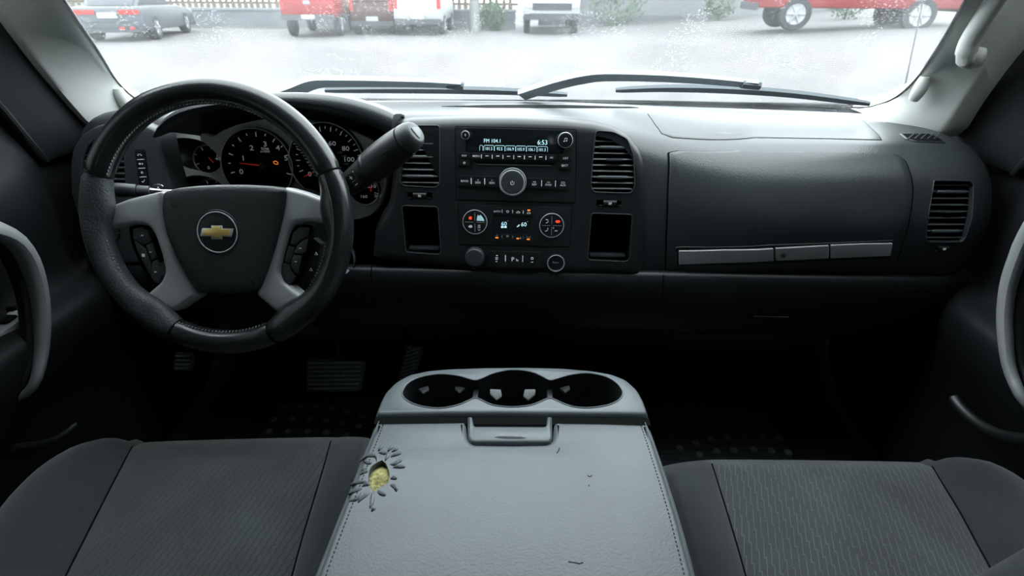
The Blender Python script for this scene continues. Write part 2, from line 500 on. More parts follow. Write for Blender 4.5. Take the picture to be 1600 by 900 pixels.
# ================================================================== STRUCTURE
X3, Y3, Z3 = Vector((1, 0, 0)), Vector((0, 1, 0)), Vector((0, 0, 1))
def struct(name, mb, mat, parent=None, **k):
    return tag(obj(name, mb, mat, parent, **k), kind='structure' if parent is None else None)
def sstep(a, b, x):
    t = max(0.0, min(1.0, (x - a) / (b - a))); return t * t * (3 - 2 * t)

# outside ground: pale gravel lot that climbs gently to the right
def ground_z(x, y):
    return .06 * max(0.0, x - 2.5) if x < 16 else .06 * 13.5
M['gravel'] = material('pale gravel', (.086, .081, .082), .95, bump=(14, .5, .03), vary=(.45, .07))
gx = [-70, -40, -20, -10, -5, 0, 2.5, 5, 8, 12, 16, 30, 70]
gy = [-30, -10, -3, 0, 3, 6, 10, 15, 20, 26, 34, 45, 80]
struct('ground', MB().grid([[(x, y, ground_z(x, y)) for x in gx] for y in gy]), M['gravel'])

# cab floor with toe board
fx = [-.91, -.5, -.2, 0, .2, .5, .95]
fp = [(-1.36, .68), (-.5, .68), (.3, .68), (1.0, .68), (1.12, .70), (1.24, .80), (1.335, .92)]
struct('floor', MB().grid([[(x, y, z + (.03 if abs(x) < .1 else 0)) for x in fx] for y, z in fp]), M['carpet'])
struct('wall_front', MB().cuboid((.02, 1.335, 1.06), (1.88, .02, .76)), M['deep'])

def side_wall(name, sx):
    F = Plane((-.885 if sx < 0 else .925, 0, 0), (0, -sx, 0), (0, 0, 1))     # u runs along the cab, w points inwards
    g = (lambda y: -sx * y)
    out = [(g(1.35), .62), (g(1.35), 1.28), (g(1.19), 1.40), (g(.62), 1.98), (g(.3), 2.03), (g(-1.37), 2.03), (g(-1.37), .62)]
    h1 = round_poly([(g(.80), 1.43), (g(.56), 1.86), (g(.42), 1.92), (g(-.22), 1.92), (g(-.22), 1.43)], .04)
    h2 = round_poly([(g(-.34), 1.43), (g(-.34), 1.92), (g(-1.22), 1.90), (g(-1.27), 1.43)], .05)
    struct(name, MB().plate(out, F, -.02, 0, holes=[h1, h2]), M['door'])
    return F, h1, h2
for nm, sx, wn in (('wall_left', -1, (2, 3)), ('wall_right', 1, (4, 5))):
    F, h1, h2 = side_wall(nm, sx)
    for k, h in zip(wn, (h1, h2)):
        struct('window_%d' % k, MB().pillow(h, F, [(0, -.014), (0, -.010)], back=True), M['side_glass' if k in (2, 4) else 'dim_glass'])
FB = Plane((0, -1.36, 0), (-1, 0, 0), (0, 0, 1))
rear_hole = rect(-.62, 1.42, .62, 1.88, .06)
struct('wall_back', MB().plate([(-.92, .66), (.88, .66), (.88, 1.45), (.82, 2.04), (-.86, 2.04), (-.92, 1.45)], FB, -.02, 0, holes=[rear_hole]), M['headliner'])
struct('window_6', MB().pillow(rear_hole, FB, [(0, -.014), (0, -.010)], back=True), M['dim_glass'])
cx = [-.885, -.80, -.70, -.4, 0, .4, .72, .83, .925]
cz = [1.94, 1.99, 2.02, 2.05, 2.06, 2.05, 2.02, 1.99, 1.94]
cy = [.60, .45, .0, -.6, -1.2, -1.38]
rows = [[(x, y + (.10 * (1 - (x / .885) ** 2) if i == 0 else 0), z - (.03 if i in (0, 5) else 0)) for x, z in zip(cx, cz)] for i, y in enumerate(cy)]
rows2 = [[(x, y, z + .03) for x, y, z in r] for r in rows][::-1]
struct('ceiling', MB().grid(rows + rows2, cu=True), M['headliner'])

# ------------------------------------------------------------------ windscreen
WA = R(38)
def ws_f(X, k):
    return Vector((X, 1.37 - .17 * (X / .85) ** 2 - k * math.cos(WA), 1.40 + k * math.sin(WA)))
WS = Surf(ws_f, (0, .1))       # w > 0 is outside
def ws_rows(w): return [[WS.p(x, k, w) for x in np.linspace(-.87, .90, 29)] for k in np.linspace(-.02, 1.02, 14)]
a, b = ws_rows(0), ws_rows(.004)
struct('window_1', MB().grid(a), M['windscreen'], ang=80, recalc=False)
struct('unseen_hood', MB().grid([[(x, y, z - .10 * (x / .9) ** 4) for x in np.linspace(-.88, .9, 11)] for y, z in ((1.42, 1.345), (1.7, 1.30), (2.1, 1.23), (2.45, 1.15), (2.62, 1.02), (2.66, .80))]), M['hood_paint'])  # unseen hood, added to bounce sky light up at the wipers
# thin rubber seal along the visible lower right edge and base of the glass
seal_px = [(690, 158), (900, 157), (1100, 160), (1250, 164), (1340, 168), (1368, 165), (1400, 152), (1430, 125), (1455, 90), (1480, 50), (1508, 0), (1530, -42)]
seal = [WS.p(*WS.px(x, y, -.004), -.004) for x, y in smooth_poly(seal_px, 4, False)]
struct('trim_3', MB().tube(seal, .0022, 6), M['gap'])
sealL = [WS.p(*WS.px(x, y, -.004), -.004) for x, y in smooth_poly([(70, -45), (100, 0), (150, 75), (185, 130), (220, 160), (262, 185)], 4, False)]
struct('trim_4', MB().tube(sealL, .0020, 6), M['gap'])

# ------------------------------------------------------------------ A pillars
def pillar(name, e1px, e2px, sx):
    e1 = [WS.p(*WS.px(x, y, -.006), -.006) for x, y in e1px]
    e2 = [at_x(x, y, sx * .835) for x, y in e2px]
    def ext(e):
        d = (e[-1] - e[-2]).normalized()
        return e + [e[-1] + d * t for t in (.15, .30, .44)]
    e1, e2 = ext(e1), ext(e2)
    n = 26
    A = [Vector(p) for p in resample(smooth_poly(e1, 6, False), n)]; B = [Vector(p) for p in resample(smooth_poly(e2, 6, False), n)]
    rows = []
    for i in range(n):
        a, b = A[i], B[i]; row = [a + Vector((0, .02, .02)) + Vector((sx * .02, 0, 0)), a]
        inw = Vector((-sx * .8, -.55, .2)).normalized()
        L = (b - a).length
        for q in (.06, .14, .25, .38, .50, .62, .74, .86, .94, 1.0):
            bul = (math.sin(math.pi * min(1, q)) ** .8) * .13 * L * (1 - .3 * q)
            row.append(a.lerp(b, q) + inw * bul)
        row.append(b + Vector((sx * .06, .02, 0))); rows.append(row)
    o = struct(name, MB().grid(rows), M['pillar'], ang=60)
    return o, A, B
tl, AL, BL = pillar('trim_1', [(262, 185), (220, 160), (185, 130), (150, 75), (100, 0)], [(168, 214), (142, 195), (110, 160), (60, 100), (0, 20)], -1)
tr_, AR, BR = pillar('trim_2', [(1330, 170), (1362, 166), (1400, 152), (1430, 125), (1455, 90), (1480, 50), (1508, 0)], [(1462, 216), (1478, 202), (1500, 165), (1545, 100), (1600, 35)], 1)
# moulded bosses on the pillar trims
def boss(parent, pts, rad, depth_x):
    P = [at_x(x, y, depth_x) for x, y in pts]
    P = [Vector(p) for p in resample(smooth_poly([tuple(p) for p in P], 4, False), 9)]
    rr = [rad * (.35 + .65 * math.sin(math.pi * (.08 + .84 * k / 8)) ** .5) for k in range(9)]
    obj('trim_boss', MB().tube(P, rr, 12), M['pillar'], parent)
boss(tl, [(184, 138), (190, 152), (198, 165), (207, 178)], .012, -.800)
boss(tr_, [(1446, 120), (1438, 138), (1427, 156)], .012, .770)
# grab handle on the right pillar
hx = .752
gh_pts = [(1508, 92), (1513, 70), (1530, 40), (1556, 0), (1580, -36), (1600, -64)]
GH = [at_x(x, y, hx - .026 * k / 5) for k, (x, y) in enumerate(gh_pts)]
gh = thing('grab_handle', 'light grey moulded grab handle on the right windscreen pillar', 'handle', GH[0])
P = [Vector(p) for p in resample(smooth_poly([tuple(p) for p in GH], 5, False), 18)]
obj('grip_bar', MB().tube(P, [.010] + [.0145] * 17, 14), M['pillar'], gh)
capc = at_x(1528, 90, .775)
Fc = Plane(capc, Vector((.55, .83, 0)), (0, 0, 1))
obj('mount_cap', MB().lathe(Fc, 0, 0, [(.016, -.02), (.016, .0), (.0145, .006), (.010, .009), (.004, .010)], 24), M['pillar'], gh)
obj('mount_foot', MB().tube([P[0] + Vector((.04, .03, -.004)), P[0] + Vector((.018, .012, -.004)), P[0], P[1]], [.013, .0135, .0125, .013], 14), M['pillar'], gh)

# ------------------------------------------------------------------ doors
DP = [(.000, 1.52), (.012, 1.46), (.035, 1.432), (.058, 1.40), (.066, 1.35), (.058, 1.29), (.048, 1.235), (.062, 1.205), (.100, 1.195), (.116, 1.178), (.112, 1.13), (.085, 1.06), (.060, .98), (.055, .86), (.060, .75), (.03, .69), (0.0, .68)]
def door(name, sx):
    d0 = thing(name, None, None, (sx * .88, .45, .68), kind='structure')
    prof = smooth_poly(DP, 3, False)
    ys = [1.22, 1.10, 1.0, .94, .90, .87, .84, .80, .75, .70, .6, .4, .2, 0, -.27]
    rows = []
    for y in ys:
        k = 1 - .93 * sstep(.80, .93, y)
        rows.append([(sx * ((.878 if sx < 0 else .918) - d * k), y, z if y < .95 else min(z, 1.38)) for d, z in prof])
    obj('door_panel', MB().grid(rows), M['door'], d0, ang=60)
    # dark sail panel in front of the window
    F = Plane((-.862 if sx < 0 else .90, 0, 0), (0, -sx, 0), (0, 0, 1)); g = (lambda y: -sx * y)
    sail = [(g(1.20), 1.40), (g(1.13), 1.50), (g(.86), 1.80), (g(.74), 1.84), (g(.80), 1.66), (g(.87), 1.50), (g(.90), 1.40)]
    obj('sail_panel', MB().plate(round_poly(sail, .02), F, -.01, .010, r=.006), M['door'], d0)
    obj('window_seal', MB().tube([F.p(g(y), z, .006) for y, z in ((.91, 1.40), (.875, 1.50), (.805, 1.66), (.74, 1.85))], .006, 8), M['black'], d0)
    return d0
door_l = door('door_1', -1); door_r = door('door_2', 1)
def pull(parent, pts, X, rads, sx):
    P = [at_x(x, y, X) for x, y in pts]
    P = [P[0] + Vector((sx * .10, -.035, .0)), P[0] + Vector((sx * .03, -.022, .004))] + P + [P[-1] + Vector((sx * .03, -.008, -.022)), P[-1] + Vector((sx * .11, -.01, -.030))]
    rads = [r_ * 1.3 for r_ in rads]; rads = [rads[0], rads[0]] + rads + [rads[-1], rads[-1]]
    n = 34
    P = [Vector(p) for p in resample(smooth_poly([tuple(p) for p in P], 6, False), n)]
    rr = list(np.interp(np.linspace(0, 1, n), np.linspace(0, 1, len(rads)), rads))
    h = obj('pull_handle', MB().tube(P, rr, 14, sq=.62, upv=(0, 1, 0)), M['handle'], parent)
    Q = [p + Vector((sx * .022, .004, 0)) for p in P]
    obj('handle_backing', MB().tube(Q, [r * 1.05 for r in rr], 12, sq=.8, upv=(0, 1, 0)), M['black'], h)
pull(door_l, [(-45, 352), (-12, 357), (16, 370), (38, 394), (53, 428), (63, 470), (66, 515), (64, 555), (54, 598)], -.748, [.015, .016, .017, .016, .014, .013, .011, .009, .006], -1)
pull(door_r, [(1640, 322), (1606, 366), (1589, 405), (1576, 445), (1570, 490), (1571, 530), (1576, 570), (1588, 604), (1600, 625)], .742, [.014, .014, .0135, .013, .012, .0115, .010, .009, .007], 1)
# window switch plate on the left armrest
FS = Plane((-.80, .62, 1.197), (1, 0, 0), (0, .985, .17))
sw = obj('switch_plate', MB().plate(round_poly(FS.poly([(-60, 478), (34, 452), (40, 486), (38, 500), (-60, 566)]), .008), FS, -.02, .004, r=.002), M['silver'], door_l)
c = FS.px(24, 480, .004)
obj('mirror_knob', MB().lathe(FS, c[0], c[1], [(.011, .003), (.011, .008), (.009, .012), (.0, .013)], 20), M['black'], sw)
c = FS.px(4, 500, .004)
obj('window_switch', MB().plate(round_poly([(c[0] - .02, c[1] - .010), (c[0] + .016, c[1] - .010), (c[0] + .020, c[1] + .010), (c[0] - .016, c[1] + .010)], .004), FS, .003, .008, r=.002), M['gloss'], sw)
# map pocket rims
pk = [at_x(x, y, .775) for x, y in [(1490, 622), (1500, 637), (1522, 658), (1552, 676), (1590, 686), (1640, 690)]]
obj('pocket_rim', MB().tube(smooth_poly([tuple(p) for p in pk], 4, False), .010, 10), M['black'], door_r)
pk = [at_x(x, y, -.77) for x, y in [(20, 700), (70, 692), (98, 680), (118, 664)]]
obj('pocket_rim', MB().tube(smooth_poly([tuple(p) for p in pk], 4, False), .006, 10), M['black'], door_l)
# sill plates
s0 = [at_z(x, y, .80) for x, y in [(134, 585), (150, 625), (176, 690)]]
struct('trim_5', MB().tube([Vector(p) for p in s0], .004, 8), M['panel_grey'])

# ================================================================== DASHBOARD
DPAS = [(1.345, 1.420), (1.29, 1.441), (1.17, 1.447), (1.06, 1.448), (.97, 1.443), (.927, 1.430), (.896, 1.408), (.874, 1.380), (.854, 1.335), (.850, 1.290), (.856, 1.245), (.866, 1.205)]
DCEN = [(1.345, 1.425), (1.29, 1.446), (1.18, 1.465), (1.08, 1.474), (1.0, 1.481), (.955, 1.482), (.928, 1.468), (.913, 1.440), (.900, 1.38), (.888, 1.32), (.876, 1.26), (.868, 1.205)]
def _cr(P, t):
    n = len(P) - 1; s = max(0.0, min(n - 1e-6, t * n)); i = int(s); f = s - i
    p0, p1, p2, p3 = P[max(i - 1, 0)], P[i], P[i + 1], P[min(i + 2, n)]
    return [.5 * (2 * b + (c - a) * f + (2 * a - 5 * b + 4 * c - d) * f * f + (3 * b - a - 3 * c + d) * f ** 3) for a, b, c, d in zip(p0, p1, p2, p3)]
def dash_f(X, v):
    t = max(0.0, min(1.0, -v))
    k = sstep(.02, .46, X)
    a, b = _cr(DCEN, t), _cr(DPAS, t)
    y, z = a[0] + (b[0] - a[0]) * k, a[1] + (b[1] - a[1]) * k
    y -= .11 * (abs(X) / .85) ** 2 * max(0, 1 - t * 2.4)         # the windscreen base sweeps back at the sides
    e = 0
    if X > .79: e = (X - .79) / .106
    elif X < -.70: e = (-.70 - X) / .14
    if e > 0:
        e = min(1, e); s = 1 - .42 * (1 - math.sqrt(max(0, 1 - e ** 2.4)))
        cy_, cz_ = 1.10, 1.17
        y = cy_ + (y - cy_) * s; z = cz_ + (z - cz_) * (1 - (1 - s) * .8)
    return Vector((X, y, z))
D = Surf(dash_f, (.5, -.5))
dash = thing('dashboard', 'dark textured plastic dashboard spanning the whole cab under the windscreen', 'dashboard', (0, 1.0, 1.2))
xs = list(np.linspace(-.838, -.62, 12)) + list(np.linspace(-.60, -.19, 14)) + list(np.linspace(-.17, .18, 12)) + list(np.linspace(.20, .70, 22)) + list(np.linspace(.715, .895, 22))
ts = list(np.linspace(0, 1, 67))
VPX = [(1459, 282), (1516, 283), (1521, 290), (1518, 340), (1508, 372), (1502, 378), (1449, 378), (1446, 371), (1451, 330)]
_vq = [D.px(x, y) for x, y in VPX]
_i0 = max(i for i, x in enumerate(xs) if x < min(q[0] for q in _vq) - .004); _i1 = min(i for i, x in enumerate(xs) if x > max(q[0] for q in _vq) + .004)
_j0 = max(j for j, t in enumerate(ts) if t < min(-q[1] for q in _vq) - .008); _j1 = min(j for j, t in enumerate(ts) if t > max(-q[1] for q in _vq) + .008)
VX0, VX1, VT0, VT1 = xs[_i0], xs[_i1], ts[_j0], ts[_j1]
def dskip(i, j):
    x, t = xs[i], ts[j]
    if -.625 < x < -.26 and t > .30: return True
    if -.262 < x < -.195 and t > .48: return True
    if VX0 - 1e-6 < x < VX1 - 1e-6 and VT0 - 1e-6 < t < VT1 - 1e-6: return True
    if -.20 < x < .222 and t > .58: return True
    return False
obj('upper_pad', MB().grid([[D.p(x, -t) for t in ts] for x in xs], skip=dskip), M['dash'], dash, ang=75)
# lower bolster over the whole width
KP = [(.885, 1.208), (.866, 1.220), (.852, 1.222), (.843, 1.213), (.840, 1.195), (.845, 1.15), (.862, 1.10), (.90, 1.05), (1.0, 1.01), (1.25, 1.0)]
kp = smooth_poly(KP, 3, False)
kx = list(np.linspace(-.84, .895, 37))
def kn(x, y, z):
    e = max(0, (abs(x) - (.72 if x < 0 else .77)) / .13); e = min(1, e)
    z2 = z - .012 * sstep(.35, .80, abs(x)) * 0
    return (x, y + .05 * e ** 2.5, z2 - .02 * e ** 3)
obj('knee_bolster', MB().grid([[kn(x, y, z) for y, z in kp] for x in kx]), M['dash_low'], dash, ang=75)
for xs_ in ((583, 408, 440), (1036, 428, 470)):
    x0, y0, y1 = xs_
    a = at_y(x0, y0, .848); b = at_y(x0 - 3, y1, .838)
    obj('panel_seam', MB().tube([a + Vector((0, -.003, 0)), (a + b) / 2 + Vector((0, -.008, .002)), b], .0011, 6), M['gap'], dash)

# ---- centre bezel ----
BY = (lambda z: .889 + .206 * (z - 1.44))
B = Plane((0, BY(1.35), 1.35), (1, 0, 0), (0, .206, 1))
bez = B.poly([(614, 190), (640, 186), (720, 184), (800, 184), (880, 187), (930, 192), (962, 200), (986, 214), (1003, 235), (1012, 262), (1016, 300), (1015, 350), (1010, 395), (1003, 432),
              (900, 434), (760, 430), (640, 416), (579, 405), (583, 360), (592, 340), (605, 318), (611, 270), (613, 230)])
def V(pts): return round_poly(B.poly(pts), .006, 4)
vent_cl = V([(650, 196), (687, 196), (687, 287), (681, 293), (630, 290), (625, 284), (625, 225), (634, 206)])
vent_cr = V([(931, 204), (958, 206), (980, 217), (990, 243), (992, 292), (986, 302), (928, 300), (923, 292), (926, 250)])
cub_l = V([(628, 321), (684, 323), (689, 392), (687, 398), (634, 394)])
cub_r = V([(924, 333), (988, 335), (984, 404), (978, 409), (918, 406)])
slot_l = V([(635, 299), (675, 300), (676, 313), (638, 312)]); slot_l = round_poly(B.poly([(635, 300), (675, 301), (676, 312), (638, 311)]), .002)
slot_r = round_poly(B.poly([(932, 312), (971, 314), (970, 324), (932, 322)]), .002)
bo = obj('center_bezel', MB().pillow(round_poly(bez, .006, 3), B, [(-.004, -.085), (-.003, -.034), (0, -.018), (.004, -.008), (.010, -.0025), (.020, 0)],
     holes=[vent_cl, vent_cr, cub_l, cub_r, slot_l, slot_r], hole_depth=.006), M['dash_smooth'], dash, ang=50)
def cubby(poly):
    o = inset(poly, -.0005); i = inset(poly, .004)
    mb = MB().pillow(o, B, [(0, -.002), (.001, -.05)], ())
    mb = MB(); n = len(o)
    mb.grid([[B.p(u, v, -.001) for u, v in o], [B.p(u, v, -.07) for u, v in i]], cv=True)
    mb.add([B.p(u, v, -.07) for u, v in i], [tuple(range(n))])
    c = obj('storage_cubby', mb, M['deep'], dash, recalc=False, flip=False)
    obj('cubby_rim', MB().tube([B.p(u, v, .0004) for u, v in poly], .0009, 6, closed=True), M['panel_grey'], c)
    us = [p[0] for p in poly]; vs = [p[1] for p in poly]
    obj('cubby_lip', MB().box(B, min(us) + .005, min(vs) + .004, max(us) - .006, min(vs) + .010, -.03, -.012), M['panel_grey'], c, bevel=.001)
cubby(cub_l); cubby(cub_r)

# ---- air vents: each a thing of its own ----
def u_span(poly, v):
    xs_ = []
    for i in range(len(poly)):
        a, b = poly[i - 1], poly[i]
        if (a[1] - v) * (b[1] - v) < 0: xs_.append(a[0] + (b[0] - a[0]) * (v - a[1]) / (b[1] - a[1]))
    return (min(xs_), max(xs_)) if len(xs_) >= 2 else None
def air_vent(label, F, poly, n, barrels, tab, recess, wheel=None, rim=None):
    us = [p[0] for p in poly]; vs = [p[1] for p in poly]
    c = F.p(sum(us) / len(us), min(vs), 0)
    t = thing('air_vent', label, 'vent', c, 'dashboard air vents')
    o = inset(poly, -.0004); i = inset(poly, .002)
    mb = MB().grid([[F.p(u, v, .0003) for u, v in o], [F.p(u, v, -recess) for u, v in i]], cv=True)
    mb.add([F.p(u, v, -recess) for u, v in i], [tuple(range(len(i)))])
    obj('vent_housing', mb, M['deep'], t, recalc=False)
    obj('vent_frame', MB().tube(rim or [F.p(u, v, .0004) for u, v in poly], .0011, 6, closed=True), M['panel_grey'], t)
    v0, v1 = min(vs), max(vs); h = (v1 - v0) / (n + .35)
    w0, w1 = (-.020, -.003) if recess > .015 else (-recess + .0005, .0035)
    for k in range(n):
        v = v1 - h * (k + .72)
        s = u_span(poly, v)
        if not s: continue
        a, b = s[0] + .0012, s[1] - .0012
        mb = MB(); d = .0013
        vs_ = [F.p(u, v + q + (w1 - w) * .25, w) for u in (a, b) for q, w in ((-.0004, w0), (d * .5, w0), (d, w1 - .001), (0, w1), (-d, w1 - .001))]
        mb.add(vs_, [(0, 1, 2, 3, 4), (9, 8, 7, 6, 5)] + [(q, (q + 1) % 5, (q + 1) % 5 + 5, q + 5) for q in range(5)])
        sl = obj('slat', mb, M['slat'], t)
        if k in barrels:
            m_ = (a + b) / 2; hw = (b - a) * .36
            obj('slat_barrel', MB().tube([F.p(m_ - hw, v, w1), F.p(m_ - hw + .002, v, w1), F.p(m_ + hw - .002, v, w1), F.p(m_ + hw, v, w1)], [.0026, .0034, .0034, .0026], 12), M['slat'], sl)
        if k == tab:
            m_ = (a + b) / 2 + .002; hw = (b - a) * .20
            obj('direction_tab', MB().box(F, m_ - hw, v - .0022, m_ + hw, v + .0018, w1 - .004, w1 + .006), M['panel_grey'], sl, bevel=.001)
    if wheel:
        x, y, n_ = wheel; u, v = F.px(x, y); wd = F.size(x, y, n_)
        tw = obj('thumbwheel', MB().tube([F.p(u - wd * .30, v, -.004), F.p(u + wd * .30, v, -.004)], .0065, 18), M['black'], t)
        mk = MB()
        for dv in (.0012, -.0012):
            pts = [F.p(u + (k - 3) * .0009, v + dv + .0005 * math.sin(k * 1.6), .0028 - abs(dv) * .2) for k in range(7)]
            mk.tube(pts, .00035, 5)
        obj('airflow_symbol', mk, M['white_ink'], tw)
        for s_ in (-1, 1):
            obj('thumbwheel_mark', MB().box(F, u + s_ * wd * .42 - wd * .09, v - .0038, u + s_ * wd * .42 + wd * .09, v - .0028, -.001, .0012), M['panel_grey'], t)
    return t
air_vent('black slatted vent between the gauges and the radio, beside the gear lever', B, vent_cl, 9, (2, 4, 7), 99, .03, (656, 306, 34))
air_vent('black slatted vent directly right of the radio, rounded upper right corner', B, vent_cr, 10, (2, 7), 4, .03, (953, 318, 34))
# right end vent stands on the curved dash face
q = D.px(1483, 330); o = D.p(*q); nn = (D.p(*q, .01) - o).normalized()
_a, _b = D.p(*D.px(1487, 282)), D.p(*D.px(1479, 378)); _l, _r = D.p(*D.px(1452, 331)), D.p(*D.px(1519, 331))
RV = Plane((_a + _b) / 2 + Vector((0, .001, 0)), _r - _l, _a - _b)
rv_poly = round_poly(RV.poly(VPX), .004, 4)
vh = ccw(round_poly([D.px(x, y) for x, y in VPX], .004, 4))
ring = [(x, -VT1) for x in xs[_i0:_i1]] + [(VX1, -t) for t in ts[_j1:_j0:-1]] + [(x, -VT0) for x in xs[_i1:_i0:-1]] + [(VX0, -t) for t in ts[_j0:_j1]]
obj('vent_surround', MB().pillow(ring, D, [(0, 0)], holes=[vh], hole_depth=.009, maxlen=.014), M['dash'], dash, ang=60)
air_vent('black slatted vent at the passenger end of the dashboard, near the right door', RV, rv_poly, 9, (1, 7), 4, .03, (1474, 389, 30), rim=[D.p(u, v, .0006) for u, v in vh])
# driver end panel, with vent and button strip
lp = B.poly([(109, 300), (108, 255), (112, 232), (124, 211), (146, 197), (178, 189), (212, 190), (244, 202), (250, 230), (258, 262), (270, 300), (282, 345), (286, 412), (150, 414), (136, 385), (122, 345)])
vl = round_poly(B.poly([(172, 208), (152, 214), (138, 226), (129, 246), (127, 285), (132, 303), (197, 305), (196, 260), (191, 209)]), .005, 4)
obj('driver_side_panel', MB().pillow(round_poly(lp, .008, 3), B, [(0, -.05), (0, -.008), (.002, -.002), (.005, 0)], holes=[vl], hole_depth=.006), M['panel_grey'], dash)
air_vent('black slatted vent at the driver end of the dashboard, behind the steering wheel rim', B, vl, 10, (2,), 99, .03)
bs = thing('information_button_strip', 'black vertical strip of four information buttons left of the gauges', 'buttons', B.at(222, 290))
sp = round_poly(B.poly([(212, 233), (227, 233), (234, 289), (219, 291)]), .003)
strip = obj('strip_base', MB().plate(sp, B, -.001, .0025, r=.0006), M['black'], bs)
for k in range(4):
    x0, y0 = 213 + 1.9 * k, 236 + 13.6 * k
    pq = B.poly([(x0, y0), (x0 + 14, y0), (x0 + 15.5, y0 + 12), (x0 + 1.5, y0 + 12.4)])
    b_ = obj('button', MB().plate(round_poly(pq, .001), B, .002, .0045, r=.0005), M['black'], bs)
    u, v = B.px(x0 + 8, y0 + 6)
    mk = MB()
    if k == 0:
        for s_ in (-1, 1): mk.box(B, u + s_ * .0028 - .0012, v - .001, u + s_ * .0028 + .0012, v + .0004, .0044, .0049)
        mk.box(B, u - .003, v + .0012, u + .003, v + .002, .0044, .0049)
    elif k == 1:
        for d_ in (-.0028, -.0008, .0028): mk.box(B, u + d_ - .0007, v - .0014, u + d_ + .0007, v + .0014, .0044, .0049)
    elif k == 2:
        mk.box(B, u - .0015, v - .002, u - .0007, v + .002, .0044, .0049)
        for d_ in (-.0012, .0004, .0016): mk.box(B, u - .0005, v + d_ - .0003, u + .002, v + d_ + .0003, .0044, .0049)
    else:
        mk.tube([B.p(u - .0028, v, .0048), B.p(u - .0008, v - .002, .0048), B.p(u + .003, v + .0028, .0048)], .0005, 6)
    obj('button_symbol', mk, M['white_ink'], b_)
    if k < 3:
        pq = B.poly([(x0 + 4.5, y0 + 12.5), (x0 + 13.5, y0 + 12.1), (x0 + 13.7, y0 + 13.1), (x0 + 4.7, y0 + 13.5)])
        obj('divider_mark', MB().plate(pq, B, .002, .0052), M['white_ink'], bs)

# ---- passenger airbag cover, glove box, latch ----
def dpoly(pts, n=1): return [D.px(x, y) for x, y in pts]
ab = dpoly([(1012, 178), (1120, 177), (1230, 178), (1335, 180), (1358, 198), (1377, 219), (1300, 217), (1180, 215), (1050, 215), (1034, 209), (1024, 195)])
obj('airbag_gap', MB().pillow(inset(ccw(ab), -.0012), D, [(0, -.003), (0, .0003)], maxlen=.03), M['gap'], dash)
obj('passenger_airbag_cover', MB().pillow(ab, D, [(0, -.003), (0, .0006), (.001, .0010)], maxlen=.03), M['dash'], dash, ang=60)
gb = dpoly([(1045, 240), (1060, 237), (1150, 237), (1250, 239), (1350, 241), (1398, 242), (1412, 252), (1421, 275), (1424, 300), (1419, 340), (1408, 380), (1399, 408), (1330, 412), (1200, 420), (1100, 426), (1040, 429), (1042, 370), (1044, 300)])
gb = round_poly(gb, .004, 2)
gd = obj('glove_box_door', MB().pillow(gb, D, [(0, -.003), (0, .0022), (.0008, .0034), (.0022, .0042)], maxlen=.016), M['dash'], dash, ang=60)
obj('glove_box_gap', MB().pillow([(u, v + .0012) for u, v in inset(ccw(gb), -.0026)], D, [(0, -.003), (0, .0014)], maxlen=.016), M['gap'], dash)
rc = round_poly(dpoly([(1055, 384), (1200, 381), (1300, 378), (1393, 374), (1391, 402), (1300, 406), (1200, 410), (1056, 414)]), .003, 3)
rr_ = obj('trim_recess', MB().pillow(rc, D, [(0, .002), (0, .0048)], maxlen=.012), M['black'], gd)
rim = [D.p(u, v, .0048) for u, v in resample(rc + rc[:1], 80)][:-1]
obj('recess_rim', MB().tube(rim, .0010, 6, closed=True), M['panel_grey'], rr_)
for pts in ([(1060, 389), (1130, 387), (1206, 385), (1207, 404), (1130, 407), (1060, 410)], [(1209, 384.5), (1250, 382.5), (1292, 380.5), (1292, 400), (1250, 402), (1210, 403.5)], [(1295, 380), (1345, 378), (1391, 377.5), (1388, 396), (1345, 398), (1295, 400)]):
    s_ = obj('trim_strip', MB().pillow(round_poly(dpoly(pts), .0015, 2), D, [(0, .002), (0, .0070), (.0012, .0082)], maxlen=.012), M['silver'], gd)
u, v = D.px(1221, 395)
lo_ = Plane(D.p(u, v, .0083), (1, 0, 0), (0, .1, 1))
obj('lock_cylinder', MB().lathe(lo_, 0, 0, [(.0045, -.001), (.0045, .0006), (.0035, .0009)], 20), M['panel_grey'], gd)
# lower glove latch
a = at_y(1202, 490, .862)
lt_ = thing('lower_glove_latch', 'small dark latch handle under the glove box', 'latch', a)
FL = Plane(a, (1, 0, 0), (0, .25, 1))
obj('latch_lip', MB().plate(rect(-.036, -.004, .036, .004, .003), FL, -.01, .012, r=.003), M['rib'], lt_)
obj('latch_lock', MB().lathe(FL, .015, .02, [(.006, -.006), (.006, .002), (.003, .003)], 18), M['black'], lt_)
# small defrost outlet at the right end of the top
q = dpoly([(1404, 210), (1450, 210), (1463, 214), (1478, 224), (1430, 222), (1414, 218)])
dv = thing('defrost_outlet', 'small slanted black demister outlet on top of dashboard by right pillar', 'vent', D.p(*q[0]))
obj('outlet_frame', MB().pillow(round_poly(q, .003, 2), D, [(0, -.003), (0, .0012), (.001, .002)], maxlen=.03), M['panel_grey'], dv)
obj('outlet_well', MB().pillow(inset(ccw(q), .004), D, [(0, .0), (0, .0024)], maxlen=.03), M['gap'], dv)
for k in range(5):
    x = 1418 + k * 10
    a, b = D.px(x, 219), D.px(x + 9, 211.5)
    obj('slat', MB().tube([D.p(*a, .0026), D.p(*b, .0026)], .0011, 6), M['panel_grey'], dv)
# long dark defroster slot at the base of the screen
sl = [D.px(x, y) for x, y in ((690, 166.5), (760, 164.5), (840, 164.5), (920, 165.5), (985, 167), (998, 168.5), (920, 169), (840, 169), (760, 168.5))]
obj('defroster_slot', MB().pillow(sl, D, [(0, -.002), (0, .0008)], maxlen=.03), M['gap'], dash)
